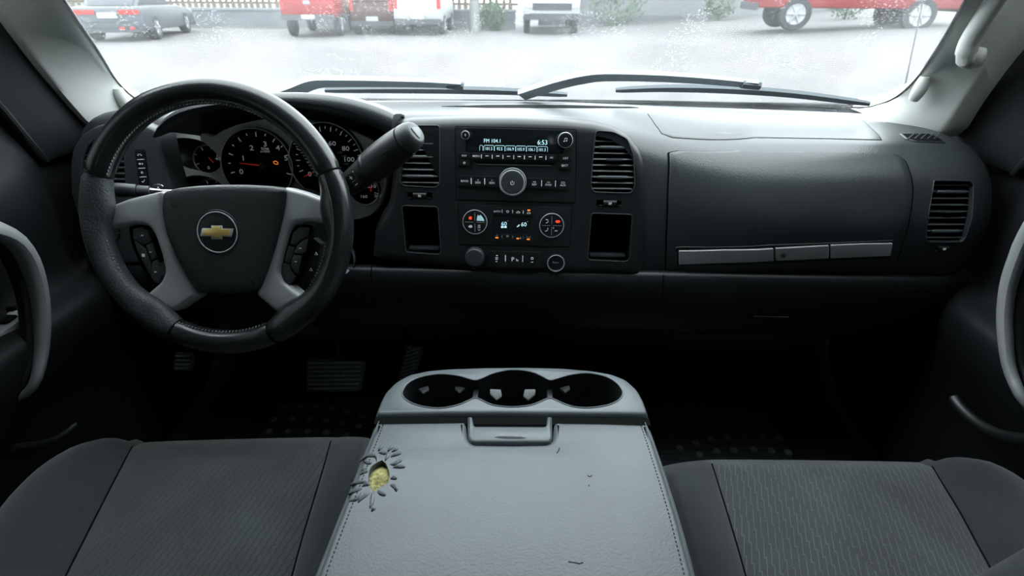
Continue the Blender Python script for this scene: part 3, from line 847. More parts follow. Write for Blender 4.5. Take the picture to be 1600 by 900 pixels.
# ---- instrument hood (part of the dashboard) ----
ho = [(238, 212), (246, 196), (262, 178), (290, 163), (330, 154), (380, 149), (430, 146.5), (480, 147.5), (530, 153), (570, 163), (600, 174), (614, 181)]
hi = [(248, 214), (254, 203), (270, 190), (298, 179), (335, 172), (380, 168), (425, 167), (470, 170), (515, 178), (550, 187), (590, 201), (613, 212)]
HO = [Vector(p) for p in resample(smooth_poly([tuple(at_y(x, y, .868)) for x, y in ho], 5, False), 48)]
HI = [Vector(p) for p in resample(smooth_poly([tuple(at_y(x, y, .872)) for x, y in hi], 5, False), 48)]
rows = []
for a, b in zip(HO, HI):
    up_ = (a - b); th = up_.length; up_.normalize()
    rows.append([a + Vector((0, .30, -.085)), a + Vector((0, .16, -.042)), a + Vector((0, .06, -.009)), a + Vector((0, .02, -.001)), a + Vector((0, .006, 0)) , a + Vector((0, -.003, 0)) - up_ * th * .2,
                 a.lerp(b, .5) + Vector((0, -.008, 0)), b + Vector((0, -.005, 0)) + up_ * th * .15, b, b + Vector((0, .006, -.0)) , b + Vector((0, .04, .001)), b + Vector((0, .13, -.001))])
hm = MB().grid(rows); nr = len(rows[0]); hm.f.append(tuple(range(nr))); hm.f.append(tuple((len(rows) - 1) * nr + q for q in range(nr)))
obj('instrument_hood', hm, M['dash'], dash, ang=60)
# ================================================================== INSTRUMENT CLUSTER
K = Plane((-.40, .985, 1.37), (1, 0, 0), (0, .22, 1))
ic = thing('instrument_cluster', 'silver and black instrument cluster with dials behind the steering wheel', 'gauges', K.at(420, 330))
face = K.poly([(247, 205), (290, 205), (318, 208), (333, 213), (346, 204), (372, 194), (405, 187), (440, 184), (480, 186), (520, 193), (556, 206), (582, 219), (604, 232),
               (607, 262), (603, 295), (594, 322), (580, 336), (560, 343), (470, 346), (380, 346), (315, 335), (288, 318), (270, 288), (256, 248)])
big_l = [(258, 233), (262, 221), (276, 216), (296, 216), (316, 221), (330, 232), (346, 250), (343, 262), (330, 270), (312, 268), (292, 262), (272, 251)]
low_l = [(272, 300), (276, 286), (292, 276), (312, 274), (336, 280), (352, 296), (350, 316), (330, 326), (300, 322), (282, 314)]
hl = smooth_poly(K.poly(big_l), 3); hl2 = smooth_poly(K.poly(low_l), 3)
obj('face_panel', MB().pillow(round_poly(face, .004, 2), K, [(0, -.02), (0, -.002), (.002, 0)], holes=[hl, hl2], hole_depth=.004), M['cluster_silver'], ic)
def gauge(name, x, y, rpx, w_face, tunnel=None, ringw=.0035):
    u, v = K.px(x, y, w_face); r = K.size(x, y, rpx * 2, w_face) / 2
    g = tag(obj(name, MB().lathe(K, u, v, [(r, w_face - .006), (r, w_face - .0004), (r * .99, w_face)], 40), M['deep'], ic))
    if w_face > -.001:
        obj('bezel', MB().lathe(K, u, v, [(r * 1.04, -.002), (r * 1.04, .012), (r * 1.025, .0145), (r * .99, .0145), (r * .965, .012), (r * .90, w_face + .001)], 56, cap=False), M['gloss'], g, recalc=False)
        obj('bezel_ring', MB().ring(K, u, v, r * 1.015, .0013, .0148, 56), M['ring'], g)
    else:
        obj('bezel_ring', MB().ring(K, u, v, r, .0016, w_face + .001, 40), M['ring'], g)
    if tunnel:
        n = len(tunnel); c = [(u + r * math.cos(a), v + r * math.sin(a)) for a in [math.atan2(q[1] - v, q[0] - u) for q in tunnel]]
        mb = MB().grid([[K.p(a[0], a[1], -.001) for a in tunnel], [K.p(a[0] * .5 + b[0] * .5, a[1] * .5 + b[1] * .5, w_face * .6) for a, b in zip(tunnel, c)], [K.p(b[0], b[1], w_face) for b in c]], cv=True)
        obj('tunnel', mb, M['black'], g, recalc=False, ang=80)
    return g, u, v, r
def ticks(g, u, v, r, angs, w, l0=.78, l1=.9, t=.0009, mat='white_ink', name='tick_marks'):
    mb = MB()
    for k, a in enumerate(angs):
        d = Vector((math.cos(R(a)), math.sin(R(a)))); n = Vector((-d.y, d.x))
        L0 = l0 if k % 2 == 0 else (l0 + l1) / 2
        pts = [(u + d.x * r * q + n.x * s * t, v + d.y * r * q + n.y * s * t) for q, s in ((L0, -1), (l1, -1), (l1, 1), (L0, 1))]
        mb.plate(pts, K, w, w + .0004)
    obj(name, mb, M[mat], g)
def needle(g, u, v, x0, y0, x1, y1, w, wd=.0011, hub=None):
    a = K.px(x0, y0, w); b = K.px(x1, y1, w); d = (Vector(b) - Vector(a)).normalized(); n = Vector((-d.y, d.x))
    pts = [(a[0] - n.x * wd, a[1] - n.y * wd), (a[0] + n.x * wd, a[1] + n.y * wd), (b[0] + n.x * wd * .5, b[1] + n.y * wd * .5), (b[0] - n.x * wd * .5, b[1] - n.y * wd * .5)]
    nd = obj('needle', MB().plate(pts, K, w, w + .0012), M['needle'], g)
    if hub: obj('needle_hub', MB().lathe(K, u, v, [(hub, .002), (hub, w + .002), (hub * .8, w + .0045), (hub * .5, w + .005)], 24), M['black'], g)
WFACE = .002
def num(g, s, x, y, hpx, mat='white_ink', wide=1.25, w=WFACE + .0003, name='numeral'):
    u, v = K.px(x, y, w)
    return text(name, s, K, u, v, K.size(x, y, hpx), M[mat], g, w, wide, bold=.012)
g, u, v, r = gauge('tachometer', 406, 258, 54, WFACE)
for s, x, y in (('0', 377, 268), ('1', 380, 247), ('2', 393, 231), ('3', 414, 225), ('4', 434, 231), ('5', 447, 247)): num(g, s, x, y, 7.5)
num(g, 'RPM', 414, 232.5, 3.6, name='lettering'); num(g, 'x1000', 414, 236.5, 3.4, name='lettering')
ticks(g, u, v, r, [195 - 17.6 * k for k in range(13)], WFACE)
cu_, cv_ = K.px(411, 259, .006)
needle(g, cu_, cv_, 407, 258.5, 375, 255, .006, hub=.0075)
eng = MB(); eu, ev = K.px(431, 254, WFACE)
eng.tube([K.p(eu + q, ev + z, WFACE + .0005) for q, z in ((-.004, -.001), (-.004, .002), (-.001, .003), (.002, .002), (.0045, .0), (.004, -.003), (-.001, -.003))], .0006, 5, closed=True)
obj('engine_light', eng, M['amber'], g)
g, u, v, r = gauge('speedometer', 513, 251, 56, WFACE)
for s, x, y in (('0', 484, 272), ('20', 485, 251), ('40', 495, 231), ('60', 519, 224), ('80', 540, 232), ('100', 546, 249), ('120', 542, 272)): num(g, s, x, y, 6.8)
for s, x, y in (('40', 497, 259), ('100', 531, 238), ('140', 538, 244), ('160', 541, 256)): num(g, s, x, y, 3, 'dim_ink')
ticks(g, u, v, r, [200 - 10.0 * k for k in range(25)], WFACE, t=.0007)
cu_, cv_ = K.px(515, 257, .006)
needle(g, cu_, cv_, 512, 259, 475, 276, .006, hub=.0075)
num(g, 'PARK', 515, 292, 6, 'lcd', 1.0, name='lettering'); 
g, u, v, r = gauge('oil_pressure_gauge', 325, 250, 22, -.030, hl)
ticks(g, u, v, r, [200, 155, 110, 65, 20], -.0296, .7, .92, .0005)
num(g, '40', 340, 248, 4.5, w=-.0292); num(g, '0', 326, 262, 4.5, w=-.0292); num(g, '1', 339, 242, 4.5, w=-.0292)
needle(g, u, v, 334, 254, 326, 246, -.027, .0008)
g, u, v, r = gauge('fuel_gauge', 333, 302, 22, -.030, hl2)
ticks(g, u, v, r, [200, 155, 110, 65, 20], -.0296, .7, .92, .0005)
g, u, v, r = gauge('temperature_gauge', 572, 296, 22, WFACE)
ticks(g, u, v, r, [200, 145, 90, 35, -20], WFACE, .62, .85, .0006)
num(g, '210', 581, 291, 5); num(g, '160', 569, 307, 4.5); num(g, '260', 590, 306, 4)
needle(g, u, v, 579.5, 299, 579.5, 286, .006, .0010)

# ================================================================== RADIO
WR = .0012
def bpx(pts, w=WR): return B.poly(pts, w)
def brect(x0, y0, x1, y1, r=0, w=WR, sl=.014):
    xm = (x0 + x1) / 2
    p = [(x0, y1 + sl * (x0 - xm)), (x1, y1 + sl * (x1 - xm)), (x1, y0 + sl * (x1 - xm)), (x0, y0 + sl * (x0 - xm))]
    p = B.poly(p, w)
    return round_poly(p, r, 3) if r else p
def btext(parent, s, x, y, h, mat, w, wide=1.0, name='lettering', bold=.01):
    u, v = B.px(x, y, w); return text(name, s, B, u, v, B.size(x, y, h), M[mat], parent, w, wide, bold=bold)
rad = thing('radio', 'black car radio with lit display, preset buttons and round volume knob', 'radio', B.at(806, 314))
rp = round_poly(bpx([(712, 198), (900, 203), (898, 317), (713, 312)]), .003, 3)
obj('radio_gap', MB().plate(inset(ccw(rp), -.0012), B, -.002, .0003), M['gap'], rad)
obj('radio_face', MB().plate(rp, B, 0, WR, r=.0006), M['dash_smooth'], rad)
dp = round_poly(bpx([(729, 200), (884, 204), (884, 226), (880, 240), (727, 236)]), .002, 2)
disp = obj('display', MB().plate(dp, B, WR - .0005, WR + .0008, r=.0003), M['glass_dark'], rad)
W2 = WR + .0010
btext(disp, 'FM 104.1', 769, 220, 5.6, 'lcd', W2, .92, bold=0)
btext(disp, '6:53', 847.5, 222.5, 7.0, 'lcd', W2, .95, bold=0)
tabs = MB()
for k in range(7):
    x0 = 749.5 if k == 0 else 756 + (k - 1) * 16.7; x1 = 754.5 if k == 0 else x0 + 16
    yy = 226.9 + (x0 - 750) * .0215
    a = [B.px(x0, yy + 8.5, W2), B.px(x0, yy + 1.5, W2), B.px(x0 + 1.5, yy, W2), B.px(x1 - 1.5, yy + .2, W2), B.px(x1, yy + 1.6, W2), B.px(x1, yy + 8.7, W2)]
    tabs.tube([B.p(p_, q_, W2) for p_, q_ in a], .00042, 4)
obj('preset_tabs', tabs, M['lcd_dim'], disp)
for k, s in enumerate(('101.5', '92.5', '106.9', '105.9', '106.1', '101.5')):
    btext(disp, s, 764 + k * 16.7, 232.2 + k * .36, 4.6, 'lcd', W2, .82, bold=-.006)
def knob(parent, F, x, y, rpx, h, mat='black', ringmat='ring', w0=0, name='knob', facemat=None):
    u, v = F.px(x, y, w0 + h); r = F.size(x, y, rpx * 2, w0 + h) / 2
    k = obj(name, MB().lathe(F, u, v, [(r * 1.0, w0 - .001), (r, w0 + h * .75), (r * .96, w0 + h * .92), (r * .86, w0 + h), (r * .70, w0 + h * 1.0)], 36), M[mat], parent)
    if ringmat: obj('knob_ring', MB().ring(F, u, v, r * .97, r * .05 + .0004, w0 + h * .80, 40), M[ringmat], k)
    return k, u, v, r
k, u, v, r = knob(rad, B, 727, 211, 6.2, .006, w0=WR)
obj('knob_symbol', MB().box(B, u - .0006, v - .002, u + .0006, v + .002, WR + .0060, WR + .0066), M['white_ink'], k)
k, u, v, r = knob(rad, B, 883.5, 219, 11.5, .009, w0=WR)
mk = MB().lathe(B, u - .0022, v - .0018, [(.0010, WR + .009), (.0010, WR + .0097)], 10).lathe(B, u + .0018, v - .0012, [(.0010, WR + .009), (.0010, WR + .0097)], 10)
mk.box(B, u - .0015, v - .0018, u - .0010, v + .003, WR + .009, WR + .0097); mk.box(B, u + .0025, v - .0012, u + .0030, v + .0034, WR + .009, WR + .0097)
mk.box(B, u - .0015, v + .0024, u + .0030, v + .0034, WR + .009, WR + .0097); obj('knob_symbol', mk, M['white_ink'], k)
k, u, v, r = knob(rad, B, 800.5, 285.5, 20, .012, w0=WR, mat='panel_grey', name='volume_knob', ringmat=None)
obj('knob_ring', MB().ring(B, u, v, r * .93, .0012, WR + .0108, 48), M['ring'], k)
obj('knob_collar', MB().ring(B, u, v, r * 1.06, .0012, WR + .001, 48), M['ring'], k)
pw = MB(); pts = [B.p(u + .0030 * math.cos(a), v - .0006 + .0030 * math.sin(a), WR + .0123) for a in np.linspace(R(125), R(415), 16)]
pw.tube(pts, .0005, 5); pw.tube([B.p(u, v, WR + .0123), B.p(u, v + .0034, WR + .0123)], .0005, 5)
obj('knob_symbol', pw, M['white_ink'], k)
def button(parent, x0, y0, x1, y1, s, h=3.0, mat='black', hh=.0028, ink='white_ink', wide=1.0, dy=0, sl=.014):
    b = obj('button', MB().plate(brect(x0, y0, x1, y1, .0006, WR, sl), B, WR - .0005, WR + hh, r=.0005), M[mat], parent)
    if isinstance(s, str): s = [s]
    for i, q in enumerate(s or ()):
        btext(b, q, (x0 + x1) / 2, (y0 + y1) / 2 + dy + (i - (len(s) - 1) / 2) * (h + 1.0), h, ink, WR + hh + .0002, wide)
    return b
def mark(parent, x, y, h, wpx=1.3, F=B, w=WR + .0032, mat='white_ink', name='divider_mark'):
    a = F.px(x - wpx / 2, y + h / 2, w); b = F.px(x + wpx / 2, y - h / 2, w)
    obj(name, MB().box(F, min(a[0], b[0]), min(a[1], b[1]), max(a[0], b[0]), max(a[1], b[1]), w - .003, w), M[mat], parent)
button(rad, 716, 238.5, 735, 248, 'FAV', 3)
xs_p = [736.2] + [752.6 + 16.8 * k for k in range(7)] + [870.4]
for k in range(8):
    x0, x1 = xs_p[k], xs_p[k + 1]; y = 239.2 + (x0 - 736) * .0205
    b_ = button(rad, x0, y, x1 - .4, y + 9.2, 'MENU' if k == 0 else ('AS' if k == 7 else None), 3)
    if 0 < k < 7:
        mark(b_, (x0 + x1) / 2, y + 4, 1.3, 5)
    if k < 7: mark(rad, x1 - .4, y + 5.4, 6, 1.3)
button(rad, 874, 241.5, 893.5, 253, 'CAT', 3, dy=0)
button(rad, 716, 249.5, 735, 259.5, None)
u, v = B.px(725.5, 254.5, WR + .003)
obj('button_symbol', MB().ring(B, u, v, .0016, .0004, WR + .0028, 16, 6), M['white_ink'], rad)
button(rad, 872, 254, 893, 264, 'EJECT', 2.8)
cd = obj('disc_slot', MB().plate(round_poly(bpx([(741, 251.8), (869, 254.6), (864, 258.6), (746, 256.2)]), .001), B, WR - .0005, WR + .0006), M['gap'], rad)
a, b2 = B.px(746, 256.8, WR), B.px(862, 259.2, WR)
obj('slot_lip', MB().tube([B.p(*a, WR + .0008), B.p(*b2, WR + .0008)], .0006, 6), M['panel_grey'], rad)
for x0, x1, y, s in ((716, 736, 274.5, ['BAND']), (736.6, 757, 275, ['<', 'SEEK']), (757.6, 780, 275.5, ['>', 'SEEK']), (824, 846, 278, ['<<', 'REV']), (846.6, 867.6, 278.6, ['>>', 'FWD']), (868.2, 891, 279.2, ['CD', 'AUX'])):
    button(rad, x0, y, x1, y + 16.5, s, 3)
for x, y in ((736.3, 283), (757.3, 283.5), (846.3, 286.3), (867.9, 287)): mark(rad, x, y, 9, 1.4)

# ================================================================== CLIMATE CONTROLS
cl = thing('climate_panel', 'black climate control panel with two round dials and small lit screen', 'controls', B.at(806, 384))
cp = round_poly(bpx([(716, 319), (893, 323), (890, 386), (718, 382)]), .003, 3)
obj('panel_gap', MB().plate(inset(ccw(cp), -.0010), B, -.002, .0003), M['gap'], cl)
obj('panel_face', MB().plate(cp, B, 0, WR, r=.0006), M['dash_smooth'], cl)
obj('screen', MB().plate(round_poly(bpx([(771, 337), (831, 338.5), (830, 365), (771, 363.5)]), .001), B, WR - .0005, WR + .0006), M['glass_dark'], cl)
obj('upper_button_row', MB().plate(round_poly(bpx([(770, 324.5), (833, 326), (833, 337), (770, 335.5)]), .001), B, WR - .0005, WR + .0022, r=.0005), M['black'], cl)
obj('lower_button_row', MB().plate(round_poly(bpx([(770, 365), (832, 366.6), (831, 379), (770, 377.4)]), .001), B, WR - .0005, WR + .0022, r=.0005), M['black'], cl)
W3 = WR + .0025
btext(cl, 'AUTO', 776.5, 330.3, 3.0, 'white_ink', W3, .9)
for x, y in ((784.5, 330), (801, 330.6), (817.6, 331.3)): mark(cl, x, y, 5, 1.2, w=W3, name='divider_mark')
for x, y in ((784.5, 370), (801, 370.6), (817.6, 371.3)): mark(cl, x, y, 4.5, .8, w=W3, mat='dim_ink', name='divider_mark')
def symbol(parent, F, x, y, pts, w, mat='white_ink', t=.00045, closed=False, name='button_symbol', k=1.0):
    u, v = F.px(x, y, w)
    return obj(name, MB().tube([F.p(u + a * .001 * k, v + b * .001 * k, w) for a, b in pts], t, 5, closed=closed), M[mat], parent)
carp = [(-3.4, -1), (-3, .4), (-1.6, .8), (-.6, 1.8), (1.2, 1.8), (2.2, .6), (3.4, .3), (3.4, -1)]
symbol(cl, B, 793, 330.8, [(-2.4, 1.4), (0, 1.9), (2.4, 1.4), (1.2, -1.4), (-1.2, -1.4)], W3, closed=True)
symbol(cl, B, 809.5, 332, carp, W3, closed=True); symbol(cl, B, 826, 333, carp, W3, closed=True)
def led(x, y, wp=4.6, hp=1.8):
    mark(cl, x, y, hp, wp, w=W3 + .0002, mat='amber', name='indicator_light')
led(826.3, 328.6); led(776.3, 371.4); led(809, 372.8, 4); led(825.5, 374)
symbol(cl, B, 776.5, 368.4, [(-1, -1), (-.7, 1.2), (.7, 1.2), (1, -1)], W3, 'dim_ink'); symbol(cl, B, 793, 369, [(-2, .8), (0, 1.4), (2, .8), (1.4, -1), (-1.4, -1)], W3, 'dim_ink', closed=True)
symbol(cl, B, 812.5, 373, [(.3, 2.2), (.2, -.5), (2, 1.6)], W3)
btext(cl, 'PASS', 826, 370.7, 2.6, 'dim_ink', W3, .95)
W4 = WR + .0008
btext(cl, '60', 787.5, 349.6, 6.4, 'lcd', W4, 1.0, 'digits', 0); btext(cl, '60', 818.5, 350.6, 6.4, 'lcd', W4, 1.0, 'digits', 0)
for x, y in ((793.5, 345.2), (824, 346.3)): symbol(cl, B, x, y, [(-.8, .5), (.8, .5), (0, -.7)], W4, 'lcd_dim', .0003, True, 'degree_mark')
for x in (784.8, 789.6): mark(cl, x, 354.7, 2.8, 4, w=W4, mat='lcd', name='display_bar')
symbol(cl, B, 810, 352.6, [(-2.4, -2.4), (-1.2, -1.2), (.4, -.9), (.6, 1.2), (2, 1.4)], W4, 'lcd', .0008)
for (x, y), lab in (((742, 347), 0), ((862, 352.4), 1)):
    u, v = B.px(x, y, WR + .004); r = B.size(x, y, 38, WR + .004) / 2
    dl = obj('round_dial', MB().lathe(B, u, v, [(r, 0), (r, WR + .003), (r * .95, WR + .0042), (r * .5, WR + .0046)], 44), M['black'], cl)
    obj('dial_ring', MB().ring(B, u, v, r * .985, .0008, WR + .0036, 48), M['ring'], dl)
    q = WR + .0050; mk = MB()
    mk.box(B, u - .0005, v + r * .12, u + .0005, v + r * .78, q - .001, q); mk.box(B, u - .0005, v - r * .78, u + .0005, v - r * .12, q - .001, q)
    mk.box(B, u - r * .8, v - .0003, u - r * .1, v + .0003, q - .001, q); mk.box(B, u + r * .1, v - .0003, u + r * .8, v + .0003, q - .001, q)
    obj('quadrant_marks', mk, M['dim_ink'], dl)
    if lab == 0:
        mk = MB()
        for a in range(6): mk.lathe(B, u - r * .36 + .0018 * math.cos(a * 1.05), v + r * .34 + .0018 * math.sin(a * 1.05), [(.0013, q - .001), (.0013, q)], 8)
        obj('fan_symbol', mk, M['red_lit'], dl)
        pl = [(u + r * a, v + r * b) for a, b in ((.16, .12), (.78, .12), (.68, .36), (.46, .62), (.36, .50), (.26, .62), (.18, .40))]
        obj('lit_quadrant', MB().plate(pl, B, q - .001, q), M['lcd_dim'], dl)
        pl = [(u + r * a, v + r * b) for a, b in ((-.56, -.36), (-.44, -.26), (-.30, -.24), (-.2, -.34), (-.24, -.46), (-.44, -.48))]
        obj('fan_symbol', MB().plate(pl, B, q - .001, q), M['white_ink'], dl)
        mk = MB()
        for s_ in (-1, 1): mk.box(B, u + r * .34 + s_ * .0014 - .0005, v - r * .5, u + r * .34 + s_ * .0014 + .0005, v - r * .2, q - .001, q)
        mk.tube([B.p(u + r * .24, v - r * .6, q), B.p(u + r * .34, v - r * .68, q), B.p(u + r * .44, v - r * .6, q)], .0004, 5)
        obj('mode_symbol', mk, M['white_ink'], dl)
    else:
        mk = MB().tube([B.p(u - r * .52, v + r * .5, q), B.p(u - r * .34, v + r * .48, q), B.p(u - r * .30, v + r * .30, q), B.p(u - r * .48, v + r * .2, q)], .0005, 5)
        mk.tube([B.p(u - r * .30, v - r * .2, q), B.p(u - r * .34, v - r * .42, q), B.p(u - r * .52, v - r * .48, q)], .0005, 5); obj('mode_symbol', mk, M['white_ink'], dl)
        pl = [(u + r * a, v + r * b) for a, b in ((.28, .34), (.40, .44), (.62, .44), (.70, .34), (.56, .24), (.40, .24))]
        obj('mode_symbol', MB().plate(pl, B, q - .001, q), M['red_lit'], dl)
        mk = MB().box(B, u + r * .26, v - r * .46, u + r * .50, v - r * .40, q - .001, q); mk.box(B, u + r * .12, v - r * .26, u + r * .18, v - r * .12, q - .001, q)
        obj('mode_symbol', mk, M['white_ink'], dl)
# knob, three button strip and power outlet under the climate panel
kn_ = thing('mode_selector_knob', 'plain black round knob at the lower left of the centre panel', 'knob', B.at(741, 404))
knob(kn_, B, 741, 403.5, 15, .016, mat='panel_grey', ringmat=None)
u, v = B.px(740, 420, .002); obj('index_mark', MB().box(B, u - .003, v - .0006, u + .003, v + .0006, -.001, .001), M['dim_ink'], kn_)
ts_ = thing('accessory_switch_strip', 'black strip of three switches below the climate panel', 'switches', B.at(803, 418))
for k in range(3):
    x0 = 763 + 27 * k; y0 = 392 + .6 * k
    b_ = obj('switch', MB().plate(round_poly(bpx([(x0, y0), (x0 + 26.4, y0 + .6), (x0 + 26.4, y0 + 25), (x0, y0 + 24.4)]), .001), B, -.001, .0036, r=.0006), M['black'], ts_)
    if k == 0:
        mk = MB(); u, v = B.px(776, 404.5, .0038)
        for d_, wd in ((.0062, .0014), (.002, .0026), (-.0008, .0022), (-.0050, .0016)): mk.box(B, u - wd + d_ * .1, v + d_ - .0008, u + wd + d_ * .1, v + d_ + .0008, .003, .0040)
        obj('switch_symbol', mk, M['white_ink'], b_)
    elif k == 1:
        btext(b_, 'P', 801.5, 405, 6.5, 'white_ink', .0039); mk = MB(); u, v = B.px(806.5, 406, .0038)
        for d_ in (0, .0016, .0032): mk.tube([B.p(u + d_, v - .0022 - d_ * .2, .0038), B.p(u + d_ + .0006, v, .0038), B.p(u + d_, v + .0022 - d_, .0038)], .0004, 5)
        obj('switch_symbol', mk, M['white_ink'], b_)
    else:
        symbol(b_, B, 831.5, 404.5, [(-1.5, -1), (-2, 1), (-1, 2.6), (1, 2.6), (2, 1), (1.5, -1)], .0038, closed=True, name='switch_symbol')
        symbol(b_, B, 831.5, 409, [(-2, -1.4), (-.6, 0), (.6, -1.4), (2, 0)], .0038, name='switch_symbol')
    if k < 2: mark(ts_, x0 + 26.7, y0 + 12, 9, 1.4, w=.0042)
po = thing('power_outlet', 'round capped power outlet with grey ring at the lower right of the centre panel', 'outlet', B.at(868, 410))
u, v = B.px(868.5, 411, .003); r = B.size(868, 411, 28, .003) / 2
obj('outlet_body', MB().lathe(B, u, v, [(r * 1.06, -.002), (r * 1.06, .002), (r, .0045), (r * .86, .0045), (r * .8, .002), (r * .3, .0015)], 36), M['black'], po)
obj('outlet_ring', MB().ring(B, u, v, r * .93, .0008, .0046, 40), M['ring'], po)
obj('cap_hinge', MB().lathe(B, u - r * .02, v - r * 1.02, [(.003, -.001), (.003, .003), (.001, .004)], 14), M['dark_chrome'], po)
mk = MB().box(B, u - r * .36, v - r * .02, u + r * .28, v + r * .06, .001, .0026); mk.box(B, u - r * .36, v, u - r * .28, v + r * .2, .001, .0026)
obj('outlet_symbol', mk, M['dim_ink'], po)

# ================================================================== STEERING WHEEL
WA2 = R(21.88)
SW = Plane((-.411, .671, 1.3906), (1, 0, 0), (0, math.sin(WA2), math.cos(WA2)))
wheel = thing('steering_wheel', 'worn black leather steering wheel with silver spokes in front of driver', 'wheel', SW.o)
RM, RT = .1785, .0178
def rim_section(a0, a1, mat, name='rim_section'):
    n = max(6, int(abs(a1 - a0) / 3)); rows = []
    for k in range(n + 1):
        a = a0 + (a1 - a0) * k / n; f = min(1, min(k, n - k) / 1.0)
        bump = sum(math.exp(-((a - c) / w) ** 2) for c, w in ((174, 9), (6, 9), (232, 11), (308, 11), (366, 9)))
        row = []
        for q in range(20):
            th = 2 * math.pi * q / 20
            t = RT * (.90 if f < 1 else 1.0)
            dr = t * math.cos(th); dw = t * 1.05 * math.sin(th)
            if math.cos(th) < 0: dr -= .010 * bump * abs(math.cos(th)) ** 1.2
            rr = RM + dr
            row.append(SW.p(rr * math.cos(R(a)), rr * math.sin(R(a)), dw))
        rows.append(row)
    mb = MB().grid(rows, cv=True); m = len(rows[0]); o2 = n * m
    mb.f.append(tuple(range(m))); mb.f.append(tuple(o2 + i for i in range(m)))
    return obj(name, mb, M[mat], wheel, ang=60)
rim_section(23.3, 158.7, 'leather'); 
tag(rim_section(159.3, 245.4, 'worn'), 'scuffed grey leather rim section')
rim_section(246, 294, 'leather'); rim_section(294.6, 382.7, 'leather')
for a in (159, 245.7, 294.3, 23):
    pts = [SW.p((RM + (RT * .97) * math.cos(t)) * math.cos(R(a)), (RM + (RT * .97) * math.cos(t)) * math.sin(R(a)), RT * 1.02 * math.sin(t)) for t in np.linspace(0, 2 * math.pi, 24)[:-1]]
    obj('rim_seam', MB().tube(pts, .0009, 5, closed=True), M['gap'], wheel)
st = MB()
for k in range(200):
    a = R(1.8 * k)
    for s_ in (1,):
        rr = RM - RT * .92; w = .0075
        p0 = SW.p(rr * math.cos(a), rr * math.sin(a), w); p1 = SW.p((rr - .0018) * math.cos(a + .014), (rr - .0018) * math.sin(a + .014), w + .001)
        if any(abs(((1.8 * k) - c + 180) % 360 - 180) < d for c, d in ((174, 16), (6, 16), (232, 14), (308, 14))): continue
        st.tube([p0, p1], .0007, 4)
tag(obj('stitching', st, M['stitch'], wheel), kind='stuff')
# worn crescent edge seam on the right inside of the rim
pts = [SW.p((RM - .004) * math.cos(R(a)), (RM - .004) * math.sin(R(a)), RT * 1.04) for a in np.linspace(-26, 20, 30)]
obj('worn_seam', MB().tube(pts, .0010, 5), M['worn'], wheel)
WSP = -.004
def spoke(pts):
    p = round_poly(SW.poly(pts, WSP), .006, 4)
    return obj('spoke', MB().pillow(p, SW, [(0, WSP - .026), (0, WSP - .008), (.0015, WSP - .0035), (.004, WSP - .0008), (.007, WSP)], back=True), M['silver'], wheel, ang=50)
spoke([(162, 356), (160, 334), (168, 322), (196, 311), (254, 297), (254, 330), (260, 365), (274, 402), (292, 438), (310, 462), (270, 489), (224, 462), (250, 440), (256, 424), (250, 398), (240, 368), (230, 353), (208, 351), (172, 359)])
spoke([(442, 291), (474, 300), (508, 313), (514, 330), (512, 349), (476, 347), (458, 350), (449, 366), (441, 396), (435, 424), (441, 440), (474, 467), (432, 490), (398, 461), (409, 428), (423, 386), (436, 340)])
hub = SW.poly([(250, 300), (268, 294), (300, 290), (340, 288), (380, 288), (420, 290), (445, 294), (443, 318), (438, 345), (428, 385), (415, 424), (404, 452), (380, 459), (340, 461), (308, 459), (290, 438), (270, 402), (255, 364), (249, 330)], .004)
obj('airbag_cover', MB().pillow(round_poly(hub, .007, 4), SW, [(0, -.032), (0, -.006), (.0012, -.001), (.004, .002), (.010, .0035), (.02, .004)], back=True), M['hub'], wheel, ang=50)
eu, ev = SW.px(339, 363, .0055); er = SW.size(339, 363, 62, .0055) / 2
em = obj('emblem', MB().lathe(SW, eu, ev, [(er * 1.14, .0036), (er * 1.10, .0046), (er * 1.02, .0045), (er, .0040), (er * .95, .0044), (er * .5, .0052)], 56), M['dash_smooth'], wheel)
obj('emblem_ring', MB().ring(SW, eu, ev, er * 1.0, .0009, .0050, 64), M['ring'], em)
def bow(k, w):
    s = er * .80 * k
    a, b, c, d = 1.0, .24, .30, .40
    P = [(-a, -b), (-c - .05, -b), (-c - .05, -d), (c, -d), (c, -b), (a - .16, -b), (a, b * .95), (c + .05, b * .95), (c + .05, d), (-c, d), (-c, b * .95), (-a + .16, b * .95)]
    return [(eu + x * s, ev + y * s * 1.0) for x, y in P]
obj('emblem_border', MB().plate(bow(1.06, 0), SW, .0044, .0066, r=.0004), M['ring'], em)
obj('emblem_cross', MB().plate(bow(.88, 0), SW, .0050, .0074, r=.0006), M['gold'], em)
for s, x, y, h in (('AIRBAG', 310, 424, 5),):
    u, v = SW.px(x, y, .0042); text('lettering', s, SW, u, v, SW.size(x, y, h), M['dark_ink'], wheel, .0042, 1.1)
for x in (272, 409):
    u, v = SW.px(x, 322, .0040)
    mk = MB().tube([SW.p(u + a * .001, v + b * .001, .0041) for a, b in ((-4, 1.5), (-3.4, -1.8), (3, -1.8), (4, 1))], .0005, 5); mk.box(SW, u - .002, v + .0005, u + .003, v + .0015, .0036, .0044)
    obj('embossed_symbol', mk, M['dark_ink'], wheel)
